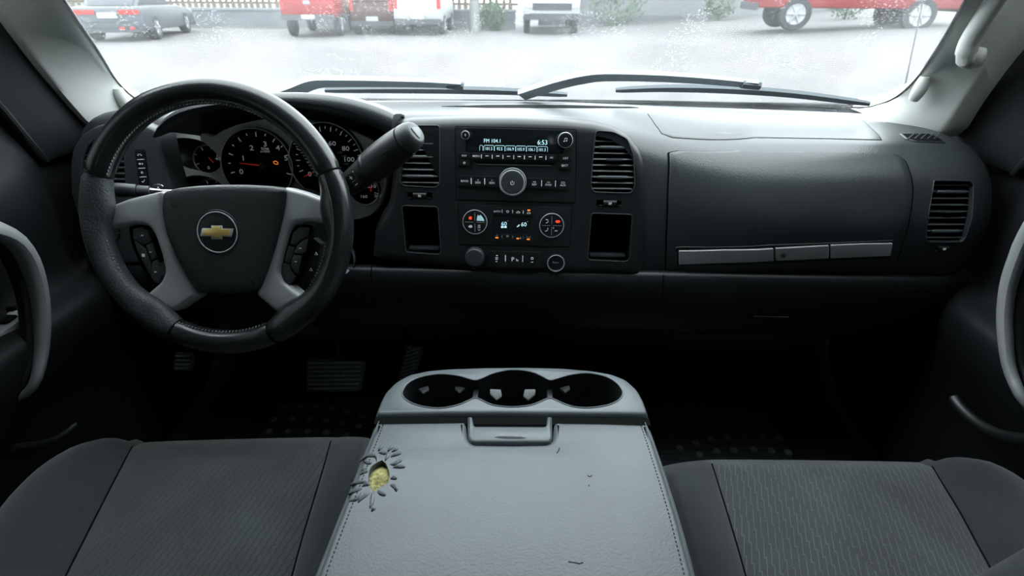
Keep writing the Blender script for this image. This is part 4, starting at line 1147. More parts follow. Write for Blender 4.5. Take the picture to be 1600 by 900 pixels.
BTN = [([(207, 358), (222, 355), (231, 361), (236, 377), (226, 382), (219, 380), (208, 374)], (222, 368)),
       ([(209, 376), (219, 382), (228, 391), (236, 416), (234, 430), (226, 415), (215, 394)], (224, 399)),
       ([(227.5, 384), (236.5, 379), (243.5, 403), (236.5, 407), (234, 400)], (235, 394)),
       ([(237, 410), (244, 405.5), (252, 430), (249, 443), (241, 441), (235.5, 431)], (243, 425)),
       ([(458, 363), (468, 355), (482, 356), (480, 370), (468, 375.5), (461, 383), (453, 381)], (470, 366)),
       ([(464, 384), (471, 377), (480, 373), (475.5, 394), (470, 397), (458.5, 395.5)], (469, 388)),
       ([(458, 398), (470.5, 399.5), (464, 428), (459, 425), (453.5, 415)], (462, 409)),
       ([(450.5, 384), (460.5, 386), (456, 404), (452, 411), (443.5, 408)], (452, 397)),
       ([(442.5, 410.5), (452, 413.5), (455, 425), (461, 433), (452, 446), (444, 441), (439, 428)], (448, 425))]
for i, (pts, c) in enumerate(BTN):
    b_ = obj('button', MB().plate(round_poly(SW.poly(pts, -.010), .0012, 2), SW, -.026, -.010, r=.0008), M['panel_grey'], wheel)
    if i in (0, 2, 3, 5, 6):
        u, v = SW.px(*c, -.0098)
        mk = MB().tube([SW.p(u + a * .001, v + b * .001, -.0098) for a, b in ((-1.8, -.6), (-.6, .8), (.5, -.6), (1.8, .8))], .0004, 5); obj('button_symbol', mk, M['white_ink'], b_)
    if i == 1:
        u, v = SW.px(*c, -.0098); obj('button_symbol', MB().plate(rect(u - .0022, v - .0022, u + .0022, v + .0022, .0004), SW, -.011, -.0095), M['white_ink'], b_)
pod = [(204, 354), (224, 350), (236, 360), (246, 384), (256, 430), (252, 448), (238, 444), (222, 414), (208, 380)]
obj('button_pod', MB().plate(round_poly(SW.poly(pod, -.018), .004), SW, -.034, -.014, r=.001), M['gap'], wheel)
pod = [(454, 356), (468, 351), (486, 352), (484, 376), (468, 432), (452, 450), (440, 444), (434, 426), (444, 392)]
obj('button_pod', MB().plate(round_poly(SW.poly(pod, -.018), .004), SW, -.034, -.014, r=.001), M['gap'], wheel)
pd = obj('volume_rocker', MB().plate(round_poly(SW.poly([(489, 371), (501, 381), (495, 414), (488, 434), (474, 442), (470, 436), (482, 402)], -.022), .002), SW, -.04, -.022, r=.0015), M['black'], wheel)
for (x, y) in ((494, 396), (486, 421)):
    u, v = SW.px(x, y, -.0218); mk = MB().tube([SW.p(u + a * .001, v + b * .001, -.0216) for a, b in ((-2, -2), (0, 2), (2, -2))], .0005, 5, closed=True)
    obj('button_symbol', mk, M['white_ink'], pd)
# column shroud behind the wheel
sc_ = thing('steering_column', 'black steering column shroud between wheel and dashboard', 'column', (-.411, .80, 1.33))
axis = -SW.n
rows = []
for t, ru, rv in ((.030, .060, .050), (.05, .072, .058), (.10, .078, .062), (.16, .082, .066), (.24, .085, .07)):
    c = SW.o + axis * t + SW.v * (-.012)
    rows.append([c + SW.u * (ru * math.copysign(abs(math.cos(a)) ** .7, math.cos(a))) + SW.v * (rv * math.copysign(abs(math.sin(a)) ** .7, math.sin(a))) for a in np.linspace(0, 2 * math.pi, 33)[:-1]])
mb = MB().grid(rows, cv=True); mb.f.append(tuple(range(32)))
obj('column_shroud', mb, M['black'], sc_, ang=60)
# ---- gear lever on the column ----
def spindle(F_at, pts, rads, mat, name, parent, n=18, sq=1.0):
    P = [F_at(*p) for p in pts]
    return obj(name, MB().tube([Vector(p) for p in P], rads, n, sq=sq), M[mat], parent, ang=35)
GA, GBp = at_y(528, 302, .815), at_y(651, 206, .775)
gl_ = thing('gear_lever', 'thick black column gear lever with plus and minus buttons', 'lever', GA)
gd_ = (GBp - GA); GLn = gd_.length; gd_.normalize()
sc1 = SW.size(600, 240, 1, -.1) 
PXM = (at_y(601, 240, .79) - at_y(600, 240, .79)).length
def gp(t): return GA + gd_ * (GLn * t)
obj('lever_shaft', MB().tube([gp(t) for t in (0, .06, .15, .25, .36, .43)], [q * PXM for q in (13, 15, 18, 20.5, 22, 22.5)], 24), M['black'], gl_)
obj('grip_ring', MB().tube([gp(t) for t in (.42, .43, .45, .47, .48)], [q * PXM for q in (22, 24.5, 25.3, 25.6, 24.5)], 24), M['black'], gl_)
obj('lever_grip', MB().tube([gp(t) for t in (.475, .48, .56, .66, .76, .84, .868)], [q * PXM for q in (24, 25.3, 26.2, 26.4, 25.6, 24.2, 23.4)], 28), M['dash_smooth'], gl_)
obj('grip_cap', MB().tube([gp(t) for t in (.872, .885, .94, .975, .995, 1.0)], [q * PXM for q in (22, 23.4, 22, 19.5, 16.5, 14)], 28), M['panel_grey'], gl_)
side = gd_.cross(Vector((0, -.75, .66))).normalized(); fr_ = side.cross(gd_).normalized()
FE = Plane(gp(1.0), side, (gd_.cross(side)).normalized())
nn = (gp(1) - gp(.9)).normalized()
uu = nn.cross(Vector((0, -1, 0))).normalized(); FE = Plane(gp(1.0), uu, nn.cross(uu))
if FE.n.dot(nn) < 0: FE = Plane(gp(1.0), -uu, nn.cross(uu))
obj('cap_inlay', MB().plate(round_poly([(-11 * PXM, -8 * PXM), (11 * PXM, -8 * PXM), (4 * PXM, 11 * PXM), (-4 * PXM, 11 * PXM)], .006, 4), FE, -.001, .0015, r=.0008), M['console_trim'], gl_)
view = (EYE - gp(.35)).normalized(); n0 = (view - gd_ * view.dot(gd_)).normalized()
FG = Plane(gp(.31) + n0 * 20.6 * PXM, gd_, n0.cross(gd_))
if FG.n.dot(n0) < 0: FG = Plane(FG.o, gd_, -FG.v)
pad = obj('shift_button_pad', MB().plate(rect(-.0095, -.0125, .0095, .0125, .002), FG, -.006, .0018, r=.001), M['black'], gl_)
FT = Plane(FG.p(0, .006, .002), (1, 0, 0), (0, .2, 1)); FT = Plane(FG.p(0, 0, .002), FG.u, FG.v)
mk = MB().box(FG, -.0032, .0058, .0032, .0068, .001, .0024); mk.box(FG, -.0005, .0031, .0005, .0095, .001, .0024)
obj('plus_symbol', mk, M['white_ink'], pad)
obj('minus_symbol', MB().box(FG, -.0030, -.0072, .0030, -.0062, .001, .0024), M['white_ink'], pad)
obj('divider_mark', MB().box(FG, -.0040, -.0008, .0040, 0, .001, .0022), M['dim_ink'], pad)
view = (EYE - gp(.66)).normalized(); n0 = (view - gd_ * view.dot(gd_)).normalized()
FG2 = Plane(gp(.70) + n0 * 25.2 * PXM, gd_, n0.cross(gd_))
if FG2.n.dot(n0) < 0: FG2 = Plane(FG2.o, gd_, -FG2.v)
obj('thumb_recess', MB().plate(rect(-.016, -.006, .013, .006, .002), FG2, -.004, .0004, r=.0005), M['black'], gl_)
# ---- turn signal lever, column buttons, key ----
TA, TB = at_y(262, 300, .80), at_y(177, 296, .775)
tl_ = thing('turn_signal_lever', 'short black turn signal stalk left of the steering column', 'lever', TA)
td = TB - TA
def tp(t): return TA + td * t
obj('stalk_neck', MB().tube([tp(-.95), tp(0), tp(.25), tp(.34)], [.006, .0045, .005, .006], 16), M['dark_chrome'], tl_)
obj('stalk_band', MB().tube([tp(.32), tp(.34), tp(.54), tp(.56)], [.007, .0085, .009, .0085], 20), M['panel_grey'], tl_)
obj('stalk_grip', MB().tube([tp(.57), tp(.585), tp(.90), tp(.97), tp(1.0)], [.0095, .0102, .0112, .0108, .008], 22), M['dash_smooth'], tl_)
hz = thing('hazard_button', 'small oval hazard button on top of the steering column', 'button', at_y(247, 294, .80))
FH = Plane(at_y(247, 294, .80), (1, 0, 0), (0, .5, .86))
obj('button_cap', MB().plate(circle(0, 0, .010, 24, .006), FH, -.01, .003, r=.0015), M['black'], hz)
obj('button_rim', MB().tube([FH.p(u, v, .001) for u, v in circle(0, 0, .0104, 28, .0064)], .0009, 6, closed=True), M['dark_chrome'], hz)
symbol(hz, FH, 247, 294, [(-2.4, -1.6), (0, 2), (2.4, -1.6)], .0034, closed=True, k=1.0)
tv = thing('tilt_lever', 'thin curved chrome tilt lever behind the left spoke', 'lever', at_y(178, 372, .80))
P = [tuple(at_y(x, y, .80)) for x, y in ((350, 350), (262, 352), (220, 350), (188, 356), (186, 370), (180, 377), (172, 377), (168, 372))]
obj('lever_wire', MB().tube(smooth_poly(P, 4, False), .0016, 8), M['dark_chrome'], tv)
kt = thing('ignition_key', 'ignition key with small white paper tag right of the wheel', 'key', at_y(548, 400, .80))
P = [tuple(at_y(x, y, .80)) for x, y in ((547, 386), (552, 396), (554, 408), (552, 418))]
obj('key_bow', MB().tube(smooth_poly(P, 4, False), [.003, .0035, .0036, .0037, .0038, .0038, .0038, .0037, .0036, .0034, .003, .0025, .002], 10), M['dark_chrome'], kt)
q = [at_y(x, y, .795) for x, y in ((534, 431), (541, 415), (543, 420), (546, 424))]
FKt = Plane(q[0], (1, 0, 0), (0, .1, 1))
obj('paper_tag', MB().plate(FKt.poly([(534, 431), (540, 416), (542, 421), (546, 423), (542, 427)]), FKt, -.0008, 0), M['white_ink'], kt)
# ================================================================== CENTRE CONSOLE (folded middle seat)
CZ = 1.20
C = Plane((.02, .40, CZ), (1, 0, 0), (0, 1, 0))
cc = thing('center_console', 'grey leather centre console with three cup holders and a torn lid', 'console', (.02, .40, .70))
cup_out = [(587, 647), (592, 632), (602, 612), (618, 596), (640, 584), (668, 578), (700, 575), (760, 573), (820, 572.5), (880, 574), (925, 578), (955, 583), (978, 592), (996, 608), (1006, 626), (1013, 647), (900, 646), (800, 645), (700, 645)]
cup_hole = [(628, 615), (636, 600), (655, 590), (685, 584.5), (715, 587), (733, 592), (743, 594), (753, 591), (772, 583), (800, 578), (830, 581), (849, 589), (859, 594), (869, 592), (890, 586), (917, 583), (945, 588), (963, 598), (973, 612), (968, 624), (950, 633), (917, 637.5), (890, 634), (870, 626), (860, 622), (850, 625), (830, 633), (800, 636), (770, 633), (752, 625), (743, 622), (734, 625), (715, 633), (685, 638), (655, 634), (636, 626)]
ch = smooth_poly(C.poly(cup_hole), 3)
obj('cup_holder_frame', MB().pillow(round_poly(C.poly(cup_out), .006, 3), C, [(-.006, -.16), (-.0055, -.055), (-.0035, -.022), (-.0015, -.008), (.001, -.002), (.0035, 0)], holes=[ch], hole_depth=.004), M['console_trim'], cc, ang=50)
well = MB(); n = len(ch); hi_ = inset(ccw(ch), .0035); h0 = ccw(ch)
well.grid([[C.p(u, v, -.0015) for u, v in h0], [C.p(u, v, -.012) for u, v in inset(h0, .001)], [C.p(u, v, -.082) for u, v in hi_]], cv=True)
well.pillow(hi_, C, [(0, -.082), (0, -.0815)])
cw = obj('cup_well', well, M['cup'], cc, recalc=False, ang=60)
obj('well_rim', MB().tube([C.p(u, v, .0002) for u, v in ch], .0011, 6, closed=True), M['console_trim'], cw)
for x in (743, 859.5):
    a = C.px(x, 597, 0); b = C.px(x, 620, 0)
    obj('cup_divider', MB().box(C, a[0] - .004, b[1] - .004, a[0] + .004, a[1] + .004, -.08, -.016), M['cup'], cw, bevel=.002)
def tab(x, y, s, tip):
    F = C; u, v = F.px(x, y, -.016)
    sx = s
    P = [(-.008, .004), (.0075, .006), (.0095, -.0015), (.002, -.0075), (-.0075, -.002)]
    pts = [(u + a * sx, v + b * 1.15) for a, b in P]
    Ft = Plane(C.p(0, 0, 0), (1, 0, -.25 * tip), (0, 1, .45))
    mb = MB(); top = [Vector((C.p(p, q, 0).x, C.p(p, q, 0).y, CZ - .018 + (q - v) * .5 - (p - u) * .25 * tip)) for p, q in pts]
    m = len(top)
    if area2(pts) < 0: top = top[::-1]
    mb.add(top + [p - Vector((0, 0, .003)) for p in top], [tuple(range(m)), tuple(range(m, 2 * m))[::-1]] + [(i, i + m, (i + 1) % m + m, (i + 1) % m) for i in range(m)])
    obj('rubber_tab', mb, M['rubber'], cw, bevel=.0008)
tab(660, 603, 1, 1); tab(721, 602, -1, -1); tab(774, 613, 1, 1); tab(828, 613, -1, -1); tab(881, 602, 1, 1)
# padded lid with latch notch and the torn hole
lid = [(588, 658), (660, 657), (728.5, 656), (733, 684), (740, 691), (800, 692), (855, 691), (862, 685), (864.5, 657), (940, 658), (1012, 660), (1024, 690), (1041, 740), (1062, 806), (1089, 905), (1112, 990),
       (470, 985), (491, 900), (512, 845), (529, 802), (548, 756), (567, 708), (578, 682)]
hole = [(584, 726), (590, 722), (597, 719), (603, 724), (607, 733), (609, 742), (607, 753), (601, 758), (594, 761), (588, 767), (582, 767), (578, 762), (575.5, 752), (576, 738), (580, 729)]
lh = C.poly(hole)
obj('padded_lid', MB().pillow(round_poly(C.poly(lid), .004, 3), C, [(-.002, -.17), (-.001, -.040), (0, -.012), (.002, -.004), (.005, -.001), (.008, 0)], holes=[lh], hole_depth=.010), M['console'], cc, ang=50)
fm = MB(); hu = [p[0] for p in lh]; hv = [p[1] for p in lh]; nu, nv = 14, 16; rows = []
for i in range(nu):
    row = []
    for j in range(nv):
        u = min(hu) - .004 + (max(hu) - min(hu) + .008) * i / (nu - 1); v = min(hv) - .004 + (max(hv) - min(hv) + .008) * j / (nv - 1)
        q = (i / (nu - 1) - .5) ** 2 + (j / (nv - 1) - .45) ** 2
        row.append(C.p(u, v, -.0035 - .016 * q * 1.6 + random.uniform(-.0008, .0008)))
    rows.append(row)
tag(obj('exposed_foam', fm.grid(rows), M['foam'], cc, recalc=False), 'yellow foam showing through torn lid')
Z0 = lambda x, y: (530 + x * .14444, 680 + y * .14444)
CR = [[(465, 115), (440, 150), (420, 180)], [(580, 120), (548, 150), (520, 187)], [(635, 150), (600, 165), (560, 190)], [(672, 200), (620, 215), (545, 242)], [(520, 205), (470, 200), (420, 186)], [(520, 190), (517, 235), (490, 290)],
      [(680, 282), (635, 295), (590, 322), (540, 312)], [(718, 350), (650, 350), (570, 352)], [(622, 482), (585, 470), (548, 474)], [(622, 618), (600, 570), (545, 538)], [(505, 660), (450, 640), (410, 605)],
      [(330, 800), (345, 740), (355, 660), (380, 615)], [(350, 832), (375, 785)], [(108, 715), (180, 705), (240, 650), (262, 628)], [(195, 738), (260, 675), (335, 630)], [(95, 640), (170, 610), (252, 580)],
      [(115, 542), (200, 520), (300, 512)], [(225, 432), (270, 405), (315, 398)], [(268, 287), (310, 308), (355, 310)], [(405, 290), (395, 240), (340, 228), (270, 245), (215, 290)], [(240, 560), (290, 540), (322, 552)], [(240, 385), (290, 378)]]
for c in CR:
    pts = smooth_poly([Z0(*p) for p in c], 4, False); m = len(pts)
    uv = [C.px(x, y) for x, y in pts]; rad_ = [.0002 + .0016 * math.sin(math.pi * (.08 + .88 * k / (m - 1))) for k in range(m)]
    obj('tear_crack', MB().tube([C.p(u, v, -.0006) for u, v in uv], rad_, 6), M['crack'], cc)
    obj('leather_wrinkle', MB().tube([C.p(u + .0003, v + .0016, -.0010) for u, v in uv], [r_ * 1.6 for r_ in rad_], 8), M['console'], cc)
for c in (((874, 700), (873, 704), (870, 708)), ((918, 743), (922, 745), (925, 743)), ((888, 878), (897, 879), (905, 881), (911, 879)), ((920, 758), (920.5, 760))):
    obj('scuff_mark', MB().tube([C.at(x, y) for x, y in c], .0006, 5), M['crack'], cc)
# latch
lt = [(730, 650), (738, 650), (741, 664), (743, 665), (850, 665.5), (853, 664), (855, 650), (863, 650), (863, 684), (858, 690), (850, 691), (742, 691), (735, 689), (731, 682)]
obj('lid_gap', MB().plate(C.poly([(586, 649), (1015, 651), (1017, 662), (584, 660)]), C, -.10, -.0030), M['gap'], cc)
la = obj('latch_handle', MB().pillow(round_poly(C.poly(lt), .0022, 3), C, [(0, -.03), (0, -.004), (.0012, -.0012), (.003, 0)]), M['console_trim'], cc)
u0, v0 = C.px(765, 683); u1, v1 = C.px(830, 683)
obj('finger_groove', MB().tube([C.p(u0 + (u1 - u0) * k / 8, v0, -.0020) for k in range(9)], [.0005, .0022, .0028, .003, .003, .003, .0028, .0022, .0005], 8), M['panel_grey'], la)
obj('latch_slot', MB().plate(C.poly([(739, 648), (854, 648), (854, 668), (739, 668)]), C, -.05, -.004), M['gap'], cc)
# piping and stitching along both edges
def edge(pxs, off):
    P = C.poly(pxs); P = smooth_poly(P, 6, False); out = []
    for i, p in enumerate(P):
        d = Vector(P[min(i + 1, len(P) - 1)]) - Vector(P[max(i - 1, 0)]); d.normalize()
        out.append((p[0] - d.y * off, p[1] + d.x * off))
    return out
eL = [(588, 655), (578, 682), (567, 708), (548, 756), (529, 802), (512, 845), (491, 900), (470, 985)]
eR = [(1012, 657), (1024, 690), (1041, 740), (1062, 806), (1089, 905), (1112, 990)]
for e, s in ((eL, 1), (eR, -1)):
    for o_, w, r_ in ((.0030 * s, -.0046, .0018), (-.0010 * s, -.0110, .0017)):
        obj('piping', MB().tube([C.p(u, v, w) for u, v in edge(e, o_)], r_, 8), M['console'], cc)
    q = resample(edge(e, .011 * s), 110); mb = MB()
    for k in range(0, 108, 2):
        mb.tube([C.p(*q[k], -.0001), C.p((q[k][0] + q[k + 1][0]) / 2, (q[k][1] + q[k + 1][1]) / 2, .0003), C.p(*q[k + 1], -.0001)], .0006, 4)
    tag(obj('stitching', mb, M['crack'], cc), kind='stuff')
obj('console_base', MB().cuboid((.02, .30, .87), (.33, .50, .34)), M['door'], cc, bevel=.02)

# ================================================================== SEATS
def seat(name, label, z, cols, h, mats, back_x, sgn):
    """cols: four pixel polylines front to rear: outer left, seam, seam, outer right"""
    n = 22
    Cw = [[Vector(p) for p in resample(smooth_poly([tuple(at_z(x, y, z)) for x, y in c], 5, False), n)] for c in cols]
    base = sum((c[0] for c in Cw), Vector()) / 4
    t = thing(name, label, 'seat', (base.x, base.y - .25, .70))
    def rowset(a, b, f, m):
        rows = []
        for i in range(n):
            s = i / (n - 1); row = []
            for j in range(m + 1):
                q = j / m; p = a[i].lerp(b[i], q)
                d = max(0, 1 - s / .10); row.append(p + Vector((0, 0, f(q) * min(1, .25 + s / .30) - .012 * d ** 2.2)))
            rows.append(row)
        # rounded front lip
        lip = []
        for dy, dz in ((-.02, -.16), (.012, -.10), (.022, -.055), (.020, -.025), (.012, -.008)):
            lip.append([p + Vector((0, dy, dz)) for p in rows[0]])
        return lip + rows
    L, S1, S2, Rr = Cw
    gv = .004
    insert = rowset(S1, S2, lambda q: .006 * (1 - (2 * q - 1) ** 2) ** .6 - gv * (abs(2 * q - 1) ** 14), 28)
    obj('seat_insert', MB().grid(insert), M[mats], t, ang=70)
    def bol(a, b, hh, nm):      # a at the seam, b outside
        f = lambda q: -gv * (1 - q) ** 14 + hh * math.sin(math.pi * min(1, q * 1.02) ** 1.25 * .93) ** .9 - .10 * max(0, (q - .86) / .14) ** 2
        obj(nm, MB().grid(rowset(a, b, f, 20)), M['cloth'], t, ang=70)
    bol(S1, L, h[0], 'side_bolster'); bol(S2, Rr, h[1], 'side_bolster')
    for c in (S1, S2):
        obj('seam_line', MB().tube([p + Vector((0, 0, -.0022)) for p in c[1:]], .0011, 6), M['gap'], t)
    # seat base and backrest behind the camera's view
    x0, x1 = back_x
    obj('seat_base', MB().cuboid(((x0 + x1) / 2, .33, .83), (x1 - x0 - .06, .42, .26)), M['black'], t, bevel=.02)
    rows = []
    for q in np.linspace(0, 1, 14):
        row = []
        for k in range(25):
            s = -1 + 2 * k / 24
            w = (x1 - x0) / 2 * (1 - .12 * q ** 2)
            bulge = .045 * math.exp(-((abs(s) - .85) / .16) ** 2) * (1 - .5 * q)
            row.append(((x0 + x1) / 2 + w * s, .285 - .36 * q + bulge * 1.0 - .05 * max(0, abs(s) - .93) / .07, 1.00 + .60 * q + .010 * bulge))
        rows.append(row)
    back = [[(x, y - .13 * math.sin(math.pi * min(1, max(.15, i / 13))) - .03, z - .02) for x, y, z in r] for i, r in enumerate(rows)]
    mb = MB().grid(rows + back[::-1], cu=True)
    obj('backrest', mb, M['cloth'], t, ang=70)
    bp_ = [tuple(at_x(x, y, q)) for x, y, q in (((-120, 866, -.70), (-40, 893, -.66), (40, 925, -.60), (120, 958, -.55), (190, 1010, -.50)) if sgn < 0 else ((1740, 862, .76), (1660, 884, .70), (1600, 918, .64), (1540, 955, .585), (1490, 1000, .54)))]
    obj('backrest_bolster', MB().tube(smooth_poly(bp_, 5, False), .030, 16), M['cloth'], t)
    return t
seat('driver_seat', 'driver seat in dark grey ribbed cloth behind the steering wheel', 1.045,
     [[(192, 687), (158, 692), (112, 708), (62, 735), (25, 766), (-8, 802), (-60, 870), (-110, 950)], [(211, 686), (186, 733), (158, 787), (130, 842), (103, 895), (72, 958)],
      [(519, 678), (507, 722), (492, 772), (472, 838), (455, 900), (438, 962)], [(578, 681), (566, 730), (552, 790), (535, 850), (520, 905), (505, 965)]], (.030, .012), 'cloth_left', (-.72, -.19), -1)
seat('passenger_seat', 'passenger seat in grey cloth with stepped line pattern on the right', 1.025,
     [[(1030, 728), (1040, 760), (1052, 800), (1066, 850), (1080, 905), (1096, 965)], [(1110, 714), (1122, 752), (1138, 803), (1154, 856), (1168, 905), (1186, 965)],
      [(1452, 718), (1470, 748), (1500, 797), (1530, 852), (1556, 899), (1590, 962)], [(1470, 718), (1510, 722), (1560, 735), (1604, 758), (1650, 800), (1700, 860), (1760, 950)]], (.014, .030), 'cloth_right', (.21, .78), 1)

# ================================================================== PEDALS AND MATS
def pedal(name, label, pts, Y, dy, ribs, arm=True):
    P = [at_y(x, y, Y) for x, y in pts]; c = sum(P, Vector()) / 4
    F = Plane(c, (P[1] - P[0]), Vector((0, dy, 1)))
    poly = [((p - c).dot(F.u), (p - c).dot(F.v)) for p in P]; poly = F.poly(pts)
    t = thing(name, label, 'pedal', F.p(0, 0, -.02))
    obj('pedal_pad', MB().plate(round_poly(poly, .006), F, -.010, .002, r=.002), M['pedal'], t)
    us = [p[0] for p in poly]; vs = [p[1] for p in poly]
    for k in range(ribs):
        v = min(vs) + (max(vs) - min(vs)) * (k + .8) / (ribs + .6); s = u_span(ccw(poly), v)
        if s: obj('pedal_rib', MB().box(F, s[0] + .006, v - .0018, s[1] - .006, v + .0018, .001, .0058), M['rib'], t, bevel=.0006)
    if arm: obj('pedal_arm', MB().tube([F.p(0, 0, -.012), F.p(0, .05, -.03), F.p(0, .18, -.06)], .009, 8), M['black'], t)
    return t
pedal('brake_pedal', 'wide black ribbed brake pedal under the steering wheel', [(478, 612), (563, 611), (570, 564), (479, 562)], .985, .55, 7)
pedal('parking_brake_pedal', 'small black parking brake pedal at far left of driver footwell', [(271, 580), (299, 580), (302, 553), (274, 551)], 1.02, .5, 4)
pedal('accelerator_pedal', 'narrow upright accelerator pedal just left of the console', [(620, 598), (648, 590), (660, 543), (636, 540)], 1.05, .5, 9)
def floor_mat(label, x0, x1, y0, y1, dots, ribs):
    t = thing('floor_mat', label, 'mat', ((x0 + x1) / 2, (y0 + y1) / 2, .681))
    F = Plane((0, 0, .686), (1, 0, 0), (0, 1, 0))
    b_ = obj('mat_sheet', MB().plate(rect(x0, y0, x1, y1, .05), F, -.005, .004, r=.003), M['mat_rubber'], t)
    first = None
    for x, y in dots:
        u, v = F.px(x, y, .004)
        if not (x0 < u < x1 and y0 < v < y1): continue
        p = F.p(u, v, .003)
        if first is None:
            F0 = Plane(p, (1, 0, 0), (0, 1, 0))
            first = obj('mat_stud', MB().lathe(F0, 0, 0, [(.0105, 0), (.0095, .004), (.006, .0066), (.002, .0076)], 14), M['stud'], t); p0 = p
        else:
            c = first.copy(); COL.objects.link(c); c.parent = t; c.location = p - p0; WL[c.name] = wloc(t)
    mb = MB()
    for k in range(ribs):
        v = y0 + .06 + (y1 - y0 - .12) * k / max(1, ribs - 1); mb.box(F, x0 + .05, v - .003, x1 - .05, v + .003, .003, .0065)
    if ribs: tag(obj('mat_ribs', mb, M['mat_rubber'], t), kind='stuff')
    return t
dl_ = [(417, 637), (443, 635), (469, 634), (494, 635), (519, 638), (542, 643), (566, 650), (400, 642), (427, 655), (457, 654), (483, 654), (509, 657), (535, 660), (560, 665), (405, 658), (420, 674), (450, 674), (480, 674), (510, 676), (540, 680)]
dr_ = [(1062, 700), (1087, 692), (1111, 687), (1137, 684), (1163, 682), (1190, 682), (1218, 685), (1247, 689), (1093, 710), (1120, 705), (1147, 703), (1177, 702), (1205, 704), (1232, 707), (1258, 696)]
floor_mat('black rubber floor mat with raised studs in the driver footwell', -.64, -.16, .66, 1.10, dl_, 0)
floor_mat('black rubber floor mat with studs and ribs in the passenger footwell', .20, .70, .62, 1.12, dr_, 22)
# ================================================================== WIPERS, ANTENNA
M['wiper'] = material('haze-lightened wet wiper metal', (.46, .51, .54), .65, spec=.2, bump=(300, .4, .001))  # grey lifted to stand in for haze over the wipers; cowl shares it
M['wiper_rubber'] = material('haze-lightened wiper blade', (.16, .18, .195), .6, spec=.25)  # paler than blade rubber, with the same haze put into its colour
def wiper(label, arm, blade, w0):
    A = [WS.p(*WS.px(x, y, w0), w0) for x, y in smooth_poly(arm, 4, False)]
    Bl = [WS.p(*WS.px(x, y, w0 - .014), w0 - .014) for x, y in smooth_poly(blade, 4, False)]
    t = thing('windshield_wiper', label, 'wiper', A[0], 'windscreen wipers')
    m = len(A)
    rows = []
    for i, p in enumerate(A):
        d = (A[min(i + 1, m - 1)] - A[max(i - 1, 0)]).normalized(); n = Vector((0, math.sin(WA), math.cos(WA))); s = n.cross(d).normalized(); k = .5 + .5 * min(1, (m - 1 - i) / (m * .6))
        hw = .011 * k + .004; hh = .006 * k + .002
        rows.append([p + s * a * hw + n * b * hh for a, b in ((-1, -1), (-1, .4), (-.5, 1), (.5, 1), (1, .4), (1, -1))])
    mb = MB().grid(rows, cv=True); mb.f.append(tuple(range(6))); mb.f.append(tuple((m - 1) * 6 + q for q in range(6)))
    obj('wiper_arm', mb, M['wiper'], t, ang=30)
    m = len(Bl); rows = []
    for i, p in enumerate(Bl):
        d = (Bl[min(i + 1, m - 1)] - Bl[max(i - 1, 0)]).normalized(); n = Vector((0, math.sin(WA), math.cos(WA))); s = n.cross(d).normalized(); k = .55 + .45 * math.sin(math.pi * i / (m - 1)) ** .6
        rows.append([p + s * a * .010 * k + n * b * .007 * k for a, b in ((-1, -.6), (-1, .6), (-.2, 1), (1, .5), (1, -.6), (0, -1.3))])
    mb = MB().grid(rows, cv=True); mb.f.append(tuple(range(6))); mb.f.append(tuple((m - 1) * 6 + q for q in range(6)))
    b_ = obj('wiper_blade', mb, M['wiper_rubber'], t, ang=30)
    e = Bl[int(m * .55)]; a2 = A[-1]
    obj('arm_clip', MB().tube([a2 + Vector((-.03, 0, 0)), a2 + Vector((.006, 0, -.003))], .009, 8), M['wiper_rubber'], t)
    cr_ = MB()
    for k in range(5):
        p = A[int(m * .45) + k * max(1, m // 14)] + Vector((0, .004, .008)); cr_.cuboid(p, (.022, .006, .003))
    obj('arm_rib', cr_, M['wiper_rubber'], t)
    return t
wiper('grey windscreen wiper resting in front of the driver side, left of centre', [(430, 149), (462, 138), (492, 127), (530, 126), (600, 127), (670, 129), (720, 132)], [(508, 141), (600, 140), (700, 140.5), (800, 143), (886, 148)], .040)
wiper('grey windscreen wiper resting in front of the passenger side, right of centre', [(815, 147), (868, 130), (910, 120), (945, 116.5), (1020, 118), (1100, 123), (1183, 131)], [(962, 141), (1040, 138), (1140, 140), (1240, 147), (1358, 162)], .040)
cow = [[WS.p(x, k, w) for x in np.linspace(-.84, .84, 30)] for k, w in ((-.06, .03), (.055, .014), (.066, .010), (.060, .003))]
cp_ = thing('cowl_panel', 'wet grey cowl strip outside below the windscreen wipers', 'panel', (0, 1.40, 1.40))
obj('cowl_strip', MB().grid(cow), M['wiper'], cp_)
A0, A1 = at_y(1414, 134, 1.55), at_y(1449, -30, 1.70)
an = thing('antenna', 'thin dark radio antenna rod outside the right windscreen corner', 'antenna', A0 - Vector((0, 0, .12)))
obj('antenna_rod', MB().tube([A0 - Vector((.02, 0, .12)), A0, A0.lerp(A1, .7), A1, A1 + (A1 - A0) * .9], [.0035, .0022, .002, .002, .0015], 8), M['black'], an)
pm_ = A0.lerp(A1, .80)
obj('antenna_collar', MB().tube([pm_, pm_ + (A1 - A0).normalized() * .035], .0038, 8), M['black'], an)

